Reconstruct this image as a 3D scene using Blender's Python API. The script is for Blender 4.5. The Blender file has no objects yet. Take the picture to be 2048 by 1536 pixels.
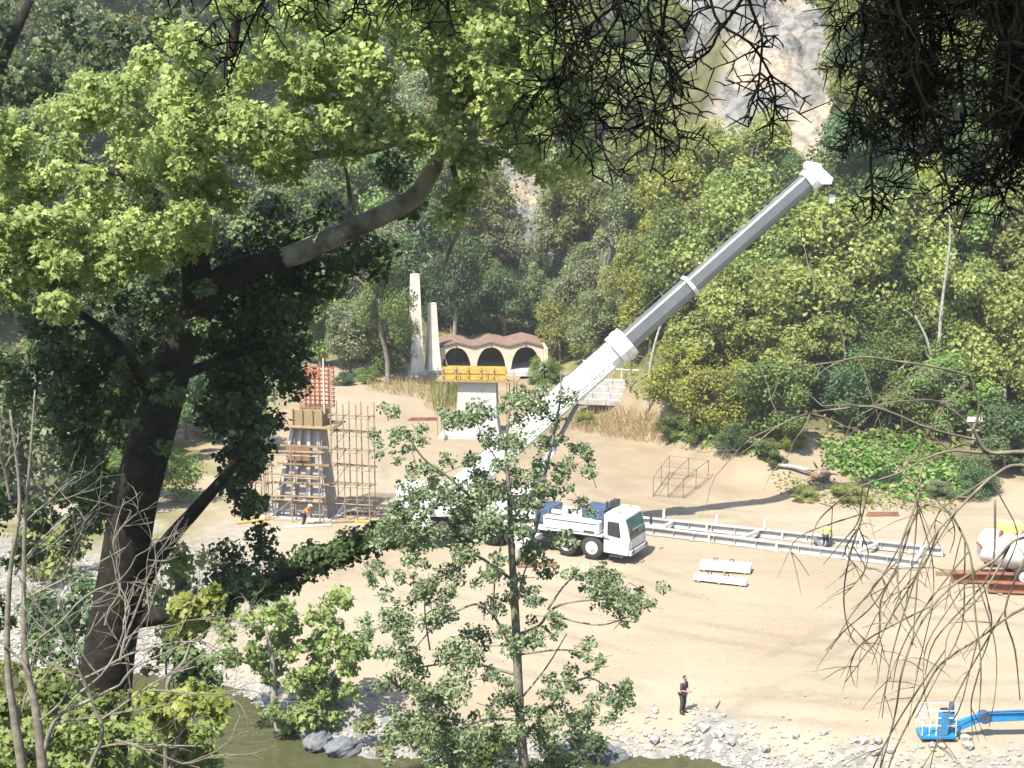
import bpy, bmesh, math, random
import numpy as np
from mathutils import Vector, Matrix
random.seed(7); rng = np.random.default_rng(11)
R = math.radians
SC = bpy.context.scene
COL = SC.collection

# ---------------------------------------------------------------- camera
CAM_H = 26.0; F = 2970.0; PITCH = math.atan(529 / F)
cam_d = bpy.data.cameras.new('camera'); cam = bpy.data.objects.new('camera', cam_d); COL.objects.link(cam)
cam_d.sensor_width = 36.0; cam_d.lens = F / 2048 * 36.0; cam_d.clip_start = 0.1; cam_d.clip_end = 2000
cam.location = (0, 0, CAM_H); cam.rotation_euler = (math.pi / 2 - PITCH, 0, 0); SC.camera = cam

# ---------------------------------------------------------------- sky, sun, exposure
SUN_EL = R(58); SUN_H = Vector((-0.60, -0.80))            # horizontal direction towards the sun
w = bpy.data.worlds.new('World'); SC.world = w; w.use_nodes = True
nt = w.node_tree; nt.nodes.clear()
sky = nt.nodes.new('ShaderNodeTexSky'); sky.sky_type = 'NISHITA'; sky.sun_disc = False
sky.sun_elevation = SUN_EL; sky.sun_rotation = math.atan2(SUN_H.x, SUN_H.y)
bgn = nt.nodes.new('ShaderNodeBackground'); bgn.inputs['Strength'].default_value = 0.15
wo = nt.nodes.new('ShaderNodeOutputWorld')
nt.links.new(sky.outputs[0], bgn.inputs[0]); nt.links.new(bgn.outputs[0], wo.inputs[0])
sd = bpy.data.lights.new('sun', 'SUN'); sd.energy = 5.0; sd.angle = R(0.53); sd.color = (1.0, 0.95, 0.87)
sun = bpy.data.objects.new('sun', sd); COL.objects.link(sun)
to_sun = Vector((SUN_H.x * math.cos(SUN_EL), SUN_H.y * math.cos(SUN_EL), math.sin(SUN_EL))).normalized()
sun.rotation_euler = to_sun.to_track_quat('Z', 'Y').to_euler(); sun.location = (0, 0, 120)
SC.view_settings.view_transform = 'Standard'; SC.view_settings.look = 'None'
SC.view_settings.gamma = 1.0; SC.view_settings.exposure = 1.45
SC.cycles.max_bounces = 6; SC.cycles.diffuse_bounces = 3; SC.cycles.transmission_bounces = 4
SC.cycles.transparent_max_bounces = 4; SC.cycles.use_denoising = True

# ---------------------------------------------------------------- pixel helpers (photograph pixels -> world)
cp, sp = math.cos(PITCH), math.sin(PITCH)
def ray(x, y):
    u = (x - 1024) / F; v = -(y - 768) / F
    return Vector((u, cp + v * sp, -sp + v * cp))
def P(x, y, Y):
    d = ray(x, y); return Vector((0, 0, CAM_H)) + d * (Y / d.y)
def G(x, y, z=0.0):
    d = ray(x, y); return Vector((0, 0, CAM_H)) + d * ((z - CAM_H) / d.z)
def S(Y): return F / (Y * 1.02)                           # pixels per metre, near enough

# ---------------------------------------------------------------- noise
_perm = np.random.default_rng(5).random((256, 256))
def vnoise(x, y):
    xi = np.floor(x).astype(int); yi = np.floor(y).astype(int); fx = x - xi; fy = y - yi
    fx = fx * fx * (3 - 2 * fx); fy = fy * fy * (3 - 2 * fy)
    g = lambda a, b: _perm[a % 256, b % 256]
    return (g(xi, yi) * (1 - fx) + g(xi + 1, yi) * fx) * (1 - fy) + (g(xi, yi + 1) * (1 - fx) + g(xi + 1, yi + 1) * fx) * fy
def fbm(x, y, o=4):
    s = 0; a = .5
    for k in range(o):
        s = s + a * (vnoise(x * 2 ** k + 17 * k, y * 2 ** k + 31 * k) - .5); a *= .5
    return s * 2

# ---------------------------------------------------------------- terrain function
WATER_Z = -1.2
_sh = [G(x, y, WATER_Z) for x, y in [(2300, 1600), (1800, 1580), (1540, 1545), (1420, 1514), (1280, 1508), (1150, 1515), (900, 1520), (700, 1500), (640, 1480), (560, 1448), (490, 1388), (430, 1365), (300, 1345), (150, 1338), (0, 1322), (-300, 1300), (-900, 1290)]]
_sh = sorted([(p.x, p.y) for p in _sh]); SHX = np.array([p[0] for p in _sh]); SHY = np.array([p[1] for p in _sh])
FOOT = [(-140, 100), (-80, 125), (-45, 143), (-22, 156), (4, 156), (8, 146), (12, 131), (15, 121), (20, 113), (30, 106), (45, 100), (80, 92), (140, 80)]
FX = np.array([p[0] for p in FOOT], float); FY = np.array([p[1] for p in FOOT], float)
def sstep(a, b, t):
    t = np.clip((t - a) / (b - a), 0, 1); return t * t * (3 - 2 * t)
def shore(X): return np.interp(X, SHX, SHY)
def terr(X, Y):
    X = np.asarray(X, float); Y = np.asarray(Y, float)
    n1 = fbm(X / 9 + 40, Y / 9 + 70, 4); n2 = fbm(X / 2.3 + 9, Y / 2.3 + 3, 2)
    sh = shore(X) + .9 * fbm(X / 2 + 3, Y * 0 + 7, 3)
    d = Y - sh
    base = -2.4 + 1.2 * sstep(-5, 0, d) + 0.85 * sstep(0, 3.2, d) + 0.35 * sstep(2, 10, d)
    z = base + .10 * n1 * sstep(4, 10, d) + .03 * n2 * sstep(2, 6, d)
    # spoil bank behind the laid-out girders, rising to the trees
    h = Y - np.interp(X, FX, FY)
    z = z + 3.6 * np.exp(-((X - 14) / 8.5) ** 2) * sstep(-17, -2, h + 1.5 * n1) * (1 + .35 * n1) + .35 * fbm(X / 3.2 + 2, Y / 3.2 + 8, 3) * sstep(-20, -6, h) * sstep(-2, 8, X)
    z = z + 1.5 * np.exp(-((X - 28) / 10.0) ** 2) * sstep(-8, 0, h + 1.5 * n1)
    z = z + 1.6 * sstep(-38, -4, h) * sstep(4, -14, X) * (1 + .2 * n1)
    hill = np.where(h > 0, .34 * np.minimum(h, 9) + .88 * np.maximum(h - 9, 0), 0)
    n3 = fbm(X / 22 + 11, Y / 22 + 5, 5)
    rid = 1 - np.abs(2 * vnoise(X / 7 + 3, Y / 9 + 8) - 1)
    hill = hill * (1 + .28 * n3) + sstep(6, 25, h) * (3.5 * n3 + 2.4 * rid + 2.0 * fbm(X / 2.6, Y / 3.4, 4))
    z = z + np.maximum(hill, 0)
    near = 24.2 - .5 * Y
    return np.maximum(z, np.where(Y < shore(X) - 6, near + .5 * n1, -99))
def tz(x, y): return float(terr(x, y))
def GT(x, y, tmin=58.0, tmax=330.0):
    d = ray(x, y); o = Vector((0, 0, CAM_H))
    ts = np.arange(tmin, tmax, .6) / d.y
    zz = terr(d.x * ts, d.y * ts); below = np.nonzero(CAM_H + d.z * ts <= zz)[0]
    if len(below) == 0: return None
    p = o + d * float(ts[below[0]]); p.z = tz(p.x, p.y); return p
def GTm(px, py, tmin=58.0, tmax=260.0):
    px = np.asarray(px, float); py = np.asarray(py, float)
    u = (px - 1024) / F; v = -(py - 768) / F; dx, dy, dz = u, cp + v * sp, -sp + v * cp
    t = tmin / dy; done = np.zeros(len(px), bool); res = t.copy()
    for k in range(int((tmax - tmin) / .7)):
        hit = ~done & (CAM_H + dz * t <= terr(dx * t, dy * t)); res[hit] = t[hit]; done |= hit; t = t + .7 / dy
        if done.all(): break
    X, Y = dx * res, dy * res
    return X[done], Y[done], terr(X[done], Y[done])
def hdist(x, y): return y - float(np.interp(x, FX, FY))

# ---------------------------------------------------------------- materials
def N(nt, t, **kw):
    n = nt.nodes.new(t)
    for k, v in kw.items(): setattr(n, k, v)
    return n
def newmat(name):
    m = bpy.data.materials.new(name); m.use_nodes = True
    return m, m.node_tree, m.node_tree.nodes['Principled BSDF']
def c4(c): return (c[0], c[1], c[2], 1)
K = .76                                                   # the photograph is exposed for the shade: keep lit surfaces in range
def mat(name, c1, c2=None, scale=3.0, rough=.6, metal=0.0, bump=0.0, spec=.4, lo=.35, hi=.65, stretch=None, detail=5):
    m, t, b = newmat(name)
    b.inputs['Roughness'].default_value = rough; b.inputs['Metallic'].default_value = metal
    b.inputs['Specular IOR Level'].default_value = spec
    c1 = tuple(K * v for v in c1); c2 = tuple(K * v for v in c2)
    tc = N(t, 'ShaderNodeTexCoord'); nz = N(t, 'ShaderNodeTexNoise'); nz.inputs['Scale'].default_value = scale; nz.inputs['Detail'].default_value = detail
    if stretch:
        mp = N(t, 'ShaderNodeMapping'); mp.inputs['Scale'].default_value = stretch
        t.links.new(tc.outputs['Object'], mp.inputs[0]); t.links.new(mp.outputs[0], nz.inputs['Vector'])
    else: t.links.new(tc.outputs['Object'], nz.inputs['Vector'])
    rp = N(t, 'ShaderNodeValToRGB'); rp.color_ramp.elements[0].position = lo; rp.color_ramp.elements[1].position = hi
    rp.color_ramp.elements[0].color = c4(c1); rp.color_ramp.elements[1].color = c4(c2)
    t.links.new(nz.outputs['Fac'], rp.inputs[0]); t.links.new(rp.outputs[0], b.inputs['Base Color'])
    if bump:
        bp = N(t, 'ShaderNodeBump'); bp.inputs['Strength'].default_value = bump; bp.inputs['Distance'].default_value = .05
        t.links.new(nz.outputs['Fac'], bp.inputs['Height']); t.links.new(bp.outputs[0], b.inputs['Normal'])
    return m
def leafmat(name, dark, light, tr=.3, rough=.5, spec=.35):
    m, t, b = newmat(name); out = t.nodes['Material Output']
    b.inputs['Roughness'].default_value = rough; b.inputs['Specular IOR Level'].default_value = spec
    at = N(t, 'ShaderNodeAttribute'); at.attribute_name = 'v'
    rp = N(t, 'ShaderNodeValToRGB'); rp.color_ramp.elements[0].color = c4(dark); rp.color_ramp.elements[1].color = c4(light)
    oi = N(t, 'ShaderNodeObjectInfo'); hs = N(t, 'ShaderNodeHueSaturation')
    mr = N(t, 'ShaderNodeMapRange'); mr.inputs[3].default_value = .72; mr.inputs[4].default_value = 1.28
    mh = N(t, 'ShaderNodeMapRange'); mh.inputs[3].default_value = .482; mh.inputs[4].default_value = .508
    t.links.new(at.outputs['Fac'], rp.inputs[0]); t.links.new(rp.outputs[0], hs.inputs['Color'])
    t.links.new(oi.outputs['Random'], mr.inputs[0]); t.links.new(mr.outputs[0], hs.inputs['Value'])
    t.links.new(oi.outputs['Random'], mh.inputs[0]); t.links.new(mh.outputs[0], hs.inputs['Hue'])
    t.links.new(hs.outputs[0], b.inputs['Base Color'])
    ts = N(t, 'ShaderNodeBsdfTranslucent'); mx = N(t, 'ShaderNodeMixShader'); mx.inputs[0].default_value = tr
    t.links.new(hs.outputs[0], ts.inputs[0]); t.links.new(b.outputs[0], mx.inputs[1]); t.links.new(ts.outputs[0], mx.inputs[2])
    t.links.new(mx.outputs[0], out.inputs['Surface'])
    return m
M = {}
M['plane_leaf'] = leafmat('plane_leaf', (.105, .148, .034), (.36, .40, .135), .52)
M['dark_shade_leaf'] = leafmat('dark_shade_leaf', (.03, .06, .018), (.10, .155, .05), .35)  # dark leaves; also carries shade painted into the plane tree's lower crown
M['yellow_leaf'] = leafmat('yellow_leaf', (.11, .15, .022), (.27, .31, .065), .4)
M['sapling_leaf'] = leafmat('sapling_leaf', (.055, .082, .034), (.19, .235, .115), .25)
M['bush_leaf'] = leafmat('bush_leaf', (.065, .105, .022), (.205, .25, .068), .4)
M['hill_olive'] = leafmat('hill_olive', (.125, .155, .036), (.29, .315, .09), .48)
M['hill_green'] = leafmat('hill_green', (.08, .135, .030), (.20, .275, .075), .48)
M['hill_dark'] = leafmat('hill_dark', (.035, .07, .025), (.11, .17, .062), .45)
M['hill_grey'] = leafmat('hill_grey', (.11, .14, .055), (.24, .275, .13), .45)
M['hill_bright'] = leafmat('hill_bright', (.15, .19, .028), (.33, .35, .07), .45)
M['creeper'] = leafmat('creeper', (.06, .13, .02), (.16, .26, .05), .35)
M['dry_grass'] = leafmat('dry_grass', (.22, .17, .06), (.42, .34, .15), .3)
M['needle'] = leafmat('needle', (.002, .003, .0015), (.006, .008, .003), .03, .9, .05)  # canopy shade painted into a near-black needle colour
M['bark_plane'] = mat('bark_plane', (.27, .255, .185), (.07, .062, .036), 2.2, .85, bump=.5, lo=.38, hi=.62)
M['bark_shaded'] = mat('bark_shaded', (.030, .026, .016), (.011, .010, .007), 6, .9, bump=.6, spec=.15)  # bark with the crown's shade painted in as near-black
M['bark_pale'] = mat('bark_pale', (.42, .40, .34), (.24, .22, .17), 4, .85, bump=.3)
M['bark_grey'] = mat('bark_grey', (.26, .235, .18), (.15, .13, .09), 8, .85, bump=.3)
M['twig'] = mat('twig', (.24, .20, .14), (.12, .10, .065), 9, .8)
M['conifer_bark'] = mat('conifer_bark', (.012, .009, .006), (.006, .005, .0035), 9, .9, spec=.1)  # near-black bark, overhead shade included in the colour
M['white_paint'] = mat('white_paint', (.80, .80, .77), (.66, .65, .60), 1.3, .35, spec=.5)
M['girder_paint'] = mat('girder_paint', (.52, .52, .50), (.36, .355, .335), 1.2, .5)
M['offwhite'] = mat('offwhite', (.74, .72, .66), (.58, .55, .48), 1.5, .5)
M['boom_grey'] = mat('boom_grey', (.185, .195, .20), (.15, .16, .165), .8, .32, spec=.6)
M['steel_dark'] = mat('steel_dark', (.045, .045, .045), (.028, .028, .028), 4, .5)
M['tyre'] = mat('tyre', (.028, .028, .027), (.05, .047, .042), 5, .85)
M['rim'] = mat('rim', (.70, .69, .64), (.5, .48, .43), 6, .4)
M['blue_paint'] = mat('blue_paint', (.02, .26, .56), (.018, .21, .47), 2, .35, spec=.5)
M['navy_paint'] = mat('navy_paint', (.07, .115, .20), (.045, .075, .13), 2, .4)
M['glass_teal'] = mat('glass_teal', (.09, .19, .175), (.05, .11, .10), .8, .08, spec=.8)
M['glass_dark'] = mat('glass_dark', (.03, .034, .036), (.018, .02, .022), 1, .08, spec=.8)
M['green_print'] = mat('green_print', (.10, .22, .06), (.07, .16, .045), 3, .4)
M['concrete'] = mat('concrete', (.44, .42, .385), (.34, .32, .29), 1.4, .85, bump=.15)
M['concrete_white'] = mat('concrete_white', (.55, .54, .51), (.44, .43, .40), .9, .8, bump=.1)
M['plaster'] = mat('plaster', (.62, .54, .40), (.54, .46, .33), .9, .85)
M['plaster_white'] = mat('plaster_white', (.80, .75, .64), (.68, .62, .50), 1.0, .85)
M['roof_tile'] = mat('roof_tile', (.26, .165, .12), (.18, .12, .09), 2.2, .85, bump=.3)
M['timber'] = mat('timber', (.33, .245, .13), (.22, .155, .08), 2.5, .8, stretch=(6, .6, 6))
M['yellow_board'] = mat('yellow_board', (.62, .40, .06), (.44, .28, .05), 2, .6)
M['cream_yellow'] = mat('cream_yellow', (.66, .52, .22), (.55, .42, .17), 2, .6)
M['brown_board'] = mat('brown_board', (.28, .15, .08), (.19, .10, .055), 2, .75)
M['rust'] = mat('rust', (.30, .115, .06), (.17, .065, .04), 3, .8, bump=.2)
M['rebar_red'] = mat('rebar_red', (.38, .115, .06), (.26, .08, .045), 4, .75)
M['scaffold'] = mat('scaffold', (.34, .26, .19), (.23, .17, .12), 5, .6)
M['cage_steel'] = mat('cage_steel', (.24, .18, .13), (.17, .12, .085), 5, .6)
M['rock'] = mat('rock', (.33, .32, .29), (.21, .21, .20), 2.2, .9, bump=.5)
M['rock_blue'] = mat('rock_blue', (.17, .175, .18), (.09, .095, .10), 3.5, .9, bump=.5)
M['rock_pale'] = mat('rock_pale', (.38, .36, .31), (.26, .245, .21), 2.4, .9, bump=.4)
M['skin'] = mat('skin', (.46, .28, .19), (.40, .24, .16), 8, .6)
M['hair'] = mat('hair', (.06, .04, .022), (.04, .026, .015), 12, .7)
M['shirt_dark'] = mat('shirt_dark', (.085, .06, .058), (.06, .042, .042), 6, .9)
M['trouser_grey'] = mat('trouser_grey', (.075, .078, .08), (.055, .057, .06), 6, .9)
M['orange_cloth'] = mat('orange_cloth', (.75, .24, .06), (.6, .18, .045), 6, .8)
M['hivis'] = mat('hivis', (.52, .70, .10), (.42, .56, .08), 6, .7)
M['blue_cloth'] = mat('blue_cloth', (.05, .06, .09), (.035, .04, .06), 6, .9)
M['helmet'] = mat('helmet', (.78, .74, .55), (.7, .66, .48), 3, .4)
M['boot'] = mat('boot', (.035, .028, .02), (.025, .02, .015), 6, .8)

def terrain_mat():
    m, t, b = newmat('terrain'); L = t.links.new
    b.inputs['Roughness'].default_value = .95; b.inputs['Specular IOR Level'].default_value = .15
    tc = N(t, 'ShaderNodeTexCoord')
    def noise(scale, detail=6, st=None):
        n = N(t, 'ShaderNodeTexNoise'); n.inputs['Scale'].default_value = scale; n.inputs['Detail'].default_value = detail
        mp = N(t, 'ShaderNodeMapping'); mp.inputs['Scale'].default_value = st or (1, 1, 1)
        L(tc.outputs['Object'], mp.inputs[0]); L(mp.outputs[0], n.inputs['Vector']); return n.outputs['Fac']
    def ramp(f, stops):
        r = N(t, 'ShaderNodeValToRGB'); e = r.color_ramp.elements
        while len(e) < len(stops): e.new(.5)
        for k, (p, c) in enumerate(stops): e[k].position = p; e[k].color = c4(c)
        L(f, r.inputs[0]); return r.outputs[0]
    def mix(f, a, c):
        x = N(t, 'ShaderNodeMix'); x.data_type = 'RGBA'; L(f, x.inputs[0]); L(a, x.inputs[6]); L(c, x.inputs[7]); return x.outputs[2]
    def attr(nm):
        a = N(t, 'ShaderNodeAttribute'); a.attribute_name = nm; return a.outputs['Fac']
    def mul(a, c):
        x = N(t, 'ShaderNodeMix'); x.data_type = 'RGBA'; x.blend_type = 'MULTIPLY'; x.inputs[0].default_value = 1; L(a, x.inputs[6]); L(c, x.inputs[7]); return x.outputs[2]
    sand = ramp(noise(.09, 7), [(.3, (.220, .180, .122)), (.5, (.246, .206, .143)), (.72, (.262, .224, .164))])
    sand = mul(sand, ramp(noise(.5, 5, (.18, 1.6, 1)), [(.35, (.93, .92, .90)), (.6, (1, 1, 1))]))
    sand = mul(sand, ramp(noise(5, 4), [(.28, (.86, .84, .81)), (.45, (1, 1, 1))]))
    spoil = ramp(noise(.35, 6), [(.3, (.18, .138, .088)), (.7, (.235, .188, .125))])
    vor = N(t, 'ShaderNodeTexVoronoi'); vor.inputs['Scale'].default_value = 3.2; L(tc.outputs['Object'], vor.inputs['Vector'])
    peb = ramp(vor.outputs['Color'], [(0, (.10, .098, .088)), (.5, (.17, .163, .143)), (1, (.25, .24, .215))])
    soil = ramp(noise(.6, 6), [(.3, (.05, .055, .022)), (.6, (.09, .085, .04)), (.8, (.14, .115, .06))])
    rock = ramp(noise(.16, 9), [(.30, (.115, .112, .105)), (.46, (.175, .168, .152)), (.56, (.26, .215, .16)), (.72, (.33, .275, .21))])
    rock = mul(rock, ramp(noise(1.1, 8), [(.36, (.52, .54, .56)), (.56, (1, 1, 1))]))
    grass = ramp(noise(.8, 6), [(.3, (.075, .08, .025)), (.7, (.14, .13, .05))])
    trk = ramp(noise(2.5, 6), [(.3, (.15, .122, .085)), (.7, (.195, .162, .117))])
    tm = N(t, 'ShaderNodeMath', operation='MULTIPLY'); tm.inputs[1].default_value = .6; L(attr('m_track'), tm.inputs[0])
    col = mix(attr('m_spoil'), sand, spoil); col = mix(tm.outputs[0], col, trk); col = mix(attr('m_peb'), col, peb); col = mix(attr('m_grass'), col, grass)
    col = mix(attr('m_hill'), col, soil); col = mix(attr('m_rock'), col, rock)
    L(col, b.inputs['Base Color'])
    bp = N(t, 'ShaderNodeBump'); bp.inputs['Strength'].default_value = .55; bp.inputs['Distance'].default_value = .12
    mrd = N(t, 'ShaderNodeMapRange'); mrd.inputs[3].default_value = .12; mrd.inputs[4].default_value = .9; L(attr('m_rock'), mrd.inputs[0]); L(mrd.outputs[0], bp.inputs['Distance'])
    L(noise(1.6, 10), bp.inputs['Height']); L(bp.outputs[0], b.inputs['Normal'])
    return m
def water_mat():
    m, t, b = newmat('river_water'); L = t.links.new
    b.inputs['Base Color'].default_value = (.05, .052, .022, 1); b.inputs['Roughness'].default_value = .08
    b.inputs['IOR'].default_value = 1.33; b.inputs['Specular IOR Level'].default_value = .5
    tc = N(t, 'ShaderNodeTexCoord'); n = N(t, 'ShaderNodeTexNoise'); n.inputs['Scale'].default_value = 1.6; n.inputs['Detail'].default_value = 3
    L(tc.outputs['Object'], n.inputs['Vector'])
    bp = N(t, 'ShaderNodeBump'); bp.inputs['Strength'].default_value = .45; bp.inputs['Distance'].default_value = .1
    L(n.outputs['Fac'], bp.inputs['Height']); L(bp.outputs[0], b.inputs['Normal'])
    return m

# ---------------------------------------------------------------- builders
def tag(o, label=None, cat=None, group=None, kind=None):
    if label: o['label'] = label
    if cat: o['category'] = cat
    if group: o['group'] = group
    if kind: o['kind'] = kind
    elif cat: o['kind'] = 'thing'
    return o
def empty(name, loc=(0, 0, 0), rz=0.0, label=None, cat=None, group=None):
    o = bpy.data.objects.new(name, None); COL.objects.link(o); o.empty_display_size = .2
    o.location = loc; o.rotation_euler = (0, 0, rz)
    o.matrix_basis = Matrix.Translation(Vector(loc)) @ Matrix.Rotation(rz, 4, 'Z')
    return tag(o, label, cat, group)
def link(name, me, mt, parent=None):
    if mt is not None: me.materials.append(M[mt] if isinstance(mt, str) else mt)
    o = bpy.data.objects.new(name, me); COL.objects.link(o)
    if parent is not None: o.parent = parent
    return o
class MB:
    """collects shapes; build() makes one mesh"""
    def __init__(s, T=None): s.v = []; s.f = []; s.T = T
    def _add(s, vs, fs):
        k = len(s.v)
        s.v += [tuple(s.T @ Vector(p)) if s.T else tuple(p) for p in vs]; s.f += [tuple(i + k for i in q) for q in fs]
    def box(s, c, d, rot=None):
        hx, hy, hz = d[0] / 2, d[1] / 2, d[2] / 2; c = Vector(c)
        vs = [Vector((a * hx, b * hy, e * hz)) for e in (-1, 1) for a, b in ((-1, -1), (1, -1), (1, 1), (-1, 1))]
        if rot: vs = [rot @ p for p in vs]
        s._add([p + c for p in vs], [(3, 2, 1, 0), (4, 5, 6, 7), (0, 1, 5, 4), (1, 2, 6, 5), (2, 3, 7, 6), (3, 0, 4, 7)]); return s
    def extrude(s, poly, vec):
        n = len(poly); vec = Vector(vec); a = [Vector(p) for p in poly]
        s._add(a + [p + vec for p in a], [tuple(range(n))[::-1], tuple(range(n, 2 * n))] + [(i, (i + 1) % n, n + (i + 1) % n, n + i) for i in range(n)]); return s
    def tube(s, pts, rad, n=6, cap=True):
        pts = [Vector(p) for p in pts]; m = len(pts)
        rad = rad if hasattr(rad, '__len__') else [rad] * m
        vs = []; up = None
        for i, p in enumerate(pts):
            d = (pts[min(i + 1, m - 1)] - pts[max(i - 1, 0)])
            if d.length < 1e-9: d = Vector((0, 0, 1))
            d.normalize()
            if up is None: up = d.orthogonal().normalized()
            up = (up - d * up.dot(d)); up = up.normalized() if up.length > 1e-6 else d.orthogonal().normalized()
            q = d.cross(up)
            for k in range(n):
                a = 2 * math.pi * k / n; vs.append(p + (up * math.cos(a) + q * math.sin(a)) * rad[i])
        fs = [(i * n + k, i * n + (k + 1) % n, (i + 1) * n + (k + 1) % n, (i + 1) * n + k) for i in range(m - 1) for k in range(n)]
        if cap: fs += [tuple(range(n))[::-1], tuple(range((m - 1) * n, m * n))]
        s._add(vs, fs); return s
    def lathe(s, prof, c, axis, n=20):
        c = Vector(c); ax = Vector(axis).normalized(); u = ax.orthogonal().normalized(); q = ax.cross(u); m = len(prof); vs = []
        for (r, h) in prof:
            for k in range(n):
                a = 2 * math.pi * k / n; vs.append(c + ax * h + (u * math.cos(a) + q * math.sin(a)) * r)
        fs = [(i * n + k, i * n + (k + 1) % n, (i + 1) * n + (k + 1) % n, (i + 1) * n + k) for i in range(m - 1) for k in range(n)]
        fs += [tuple(range(n))[::-1], tuple(range((m - 1) * n, m * n))]
        s._add(vs, fs); return s
    def mesh(s, name, smooth=False):
        me = bpy.data.meshes.new(name); me.from_pydata(s.v, [], s.f); me.update()
        bm = bmesh.new(); bm.from_mesh(me); bmesh.ops.recalc_face_normals(bm, faces=bm.faces); bm.to_mesh(me); bm.free()
        if smooth: me.polygons.foreach_set('use_smooth', [True] * len(me.polygons))
        return me
    def build(s, name, mt, parent=None, smooth=False, world=False, bevel=0):
        if world and parent is not None:
            inv = parent.matrix_basis.inverted(); s.v = [tuple(inv @ Vector(p)) for p in s.v]
        o = link(name, s.mesh(name, smooth), mt, parent)
        if bevel:
            bv = o.modifiers.new('bevel', 'BEVEL'); bv.width = bevel; bv.segments = 2; bv.limit_method = 'ANGLE'
        return o
def rotz(a): return Matrix.Rotation(a, 3, 'Z')

# ---- leaves: many small faces from one template
PALM = [(0, 0, 0)]
for k, (a, r) in enumerate([(-150, .36), (-118, .66), (-92, .52), (-60, .86), (-30, .60), (4, 1.05), (32, .62), (64, .80), (92, .5), (120, .60), (150, .34)]):
    PALM.append((r * math.sin(R(a)) * .62, r * math.cos(R(a)) * .62 + .05, -.22 * r * r + .06 * math.sin(a * .05)))
PALM_F = [(0, i, i + 1) for i in range(1, 11)]
OVAL = [(0, -.5, 0), (.27, -.12, .05), (.24, .2, .05), (0, .55, -.06), (-.24, .2, .05), (-.27, -.12, .05), (0, 0, -.02)]
OVAL_F = [(6, 0, 1), (6, 1, 2), (6, 2, 3), (6, 3, 4), (6, 4, 5), (6, 5, 0)]
CARD = [(0, -.55, 0), (.42, .02, .08), (.02, .6, -.05), (-.40, -.04, .08)]
CARD_F = [(0, 1, 2), (0, 2, 3)]
BLADE = [(-.03, 0, 0), (.03, 0, 0), (.015, .5, .04), (0, 1, .16)]
BLADE_F = [(0, 1, 2), (0, 2, 3)]
def leaf_mesh(name, cen, nrm, size, shape='oval', val=None, spin=None):
    tv, tf = {'palm': (PALM, PALM_F), 'oval': (OVAL, OVAL_F), 'card': (CARD, CARD_F), 'blade': (BLADE, BLADE_F)}[shape]
    tv = np.array(tv); tf = np.array(tf); n = len(cen)
    nrm = nrm / (np.linalg.norm(nrm, axis=1, keepdims=True) + 1e-9)
    rv = rng.normal(size=(n, 3)) if spin is None else spin
    ty = rv - nrm * np.sum(rv * nrm, 1, keepdims=True); ty /= (np.linalg.norm(ty, axis=1, keepdims=True) + 1e-9)
    tx = np.cross(ty, nrm)
    sz = np.broadcast_to(size, (n,))[:, None, None]
    vs = cen[:, None, :] + sz * (tv[None, :, 0:1] * tx[:, None, :] + tv[None, :, 1:2] * ty[:, None, :] + tv[None, :, 2:3] * nrm[:, None, :])
    V = vs.reshape(-1, 3); k = len(tv); Fi = (tf[None] + (np.arange(n) * k)[:, None, None]).reshape(-1, 3)
    me = bpy.data.meshes.new(name); me.vertices.add(len(V)); me.vertices.foreach_set('co', V.astype(np.float32).ravel())
    me.loops.add(Fi.size); me.loops.foreach_set('vertex_index', Fi.astype(np.int32).ravel())
    me.polygons.add(len(Fi)); me.polygons.foreach_set('loop_start', np.arange(0, Fi.size, 3, dtype=np.int32)); me.polygons.foreach_set('loop_total', np.full(len(Fi), 3, np.int32))
    me.update(calc_edges=True)
    if val is None: val = rng.random(n)
    at = me.attributes.new('v', 'FLOAT', 'FACE'); at.data.foreach_set('value', np.repeat(val, len(tf)).astype(np.float32))
    return me
def ball(n, c, r, shell=.0, flat=1.0):
    d = rng.normal(size=(n, 3)); d /= np.linalg.norm(d, axis=1, keepdims=True)
    rr = (shell + (1 - shell) * rng.random(n) ** .5)[:, None]
    return np.array(c)[None] + d * rr * r * np.array([1, 1, flat]), d
def inpoly(x, y, poly):
    c = False; j = len(poly) - 1
    for i in range(len(poly)):
        xi, yi = poly[i]; xj, yj = poly[j]
        if (yi > y) != (yj > y) and x < (xj - xi) * (y - yi) / (yj - yi) + xi: c = not c
        j = i
    return c
def sample_poly(poly, n):
    xs = [p[0] for p in poly]; ys = [p[1] for p in poly]; out = []
    while len(out) < n:
        x = random.uniform(min(xs), max(xs)); y = random.uniform(min(ys), max(ys))
        if inpoly(x, y, poly): out.append((x, y))
    return out
def smooth_path(pts, k=4):
    pts = [Vector(p) for p in pts]; out = []
    for i in range(len(pts) - 1):
        p0 = pts[max(i - 1, 0)]; p1 = pts[i]; p2 = pts[i + 1]; p3 = pts[min(i + 2, len(pts) - 1)]
        for j in range(k):
            t = j / k
            out.append(.5 * ((2 * p1) + (p2 - p0) * t + (2 * p0 - 5 * p1 + 4 * p2 - p3) * t * t + (3 * p1 - p0 - 3 * p2 + p3) * t ** 3))
    out.append(pts[-1]); return out
def lerp_list(vals, n):
    return list(np.interp(np.linspace(0, len(vals) - 1, n), range(len(vals)), vals))

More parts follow.
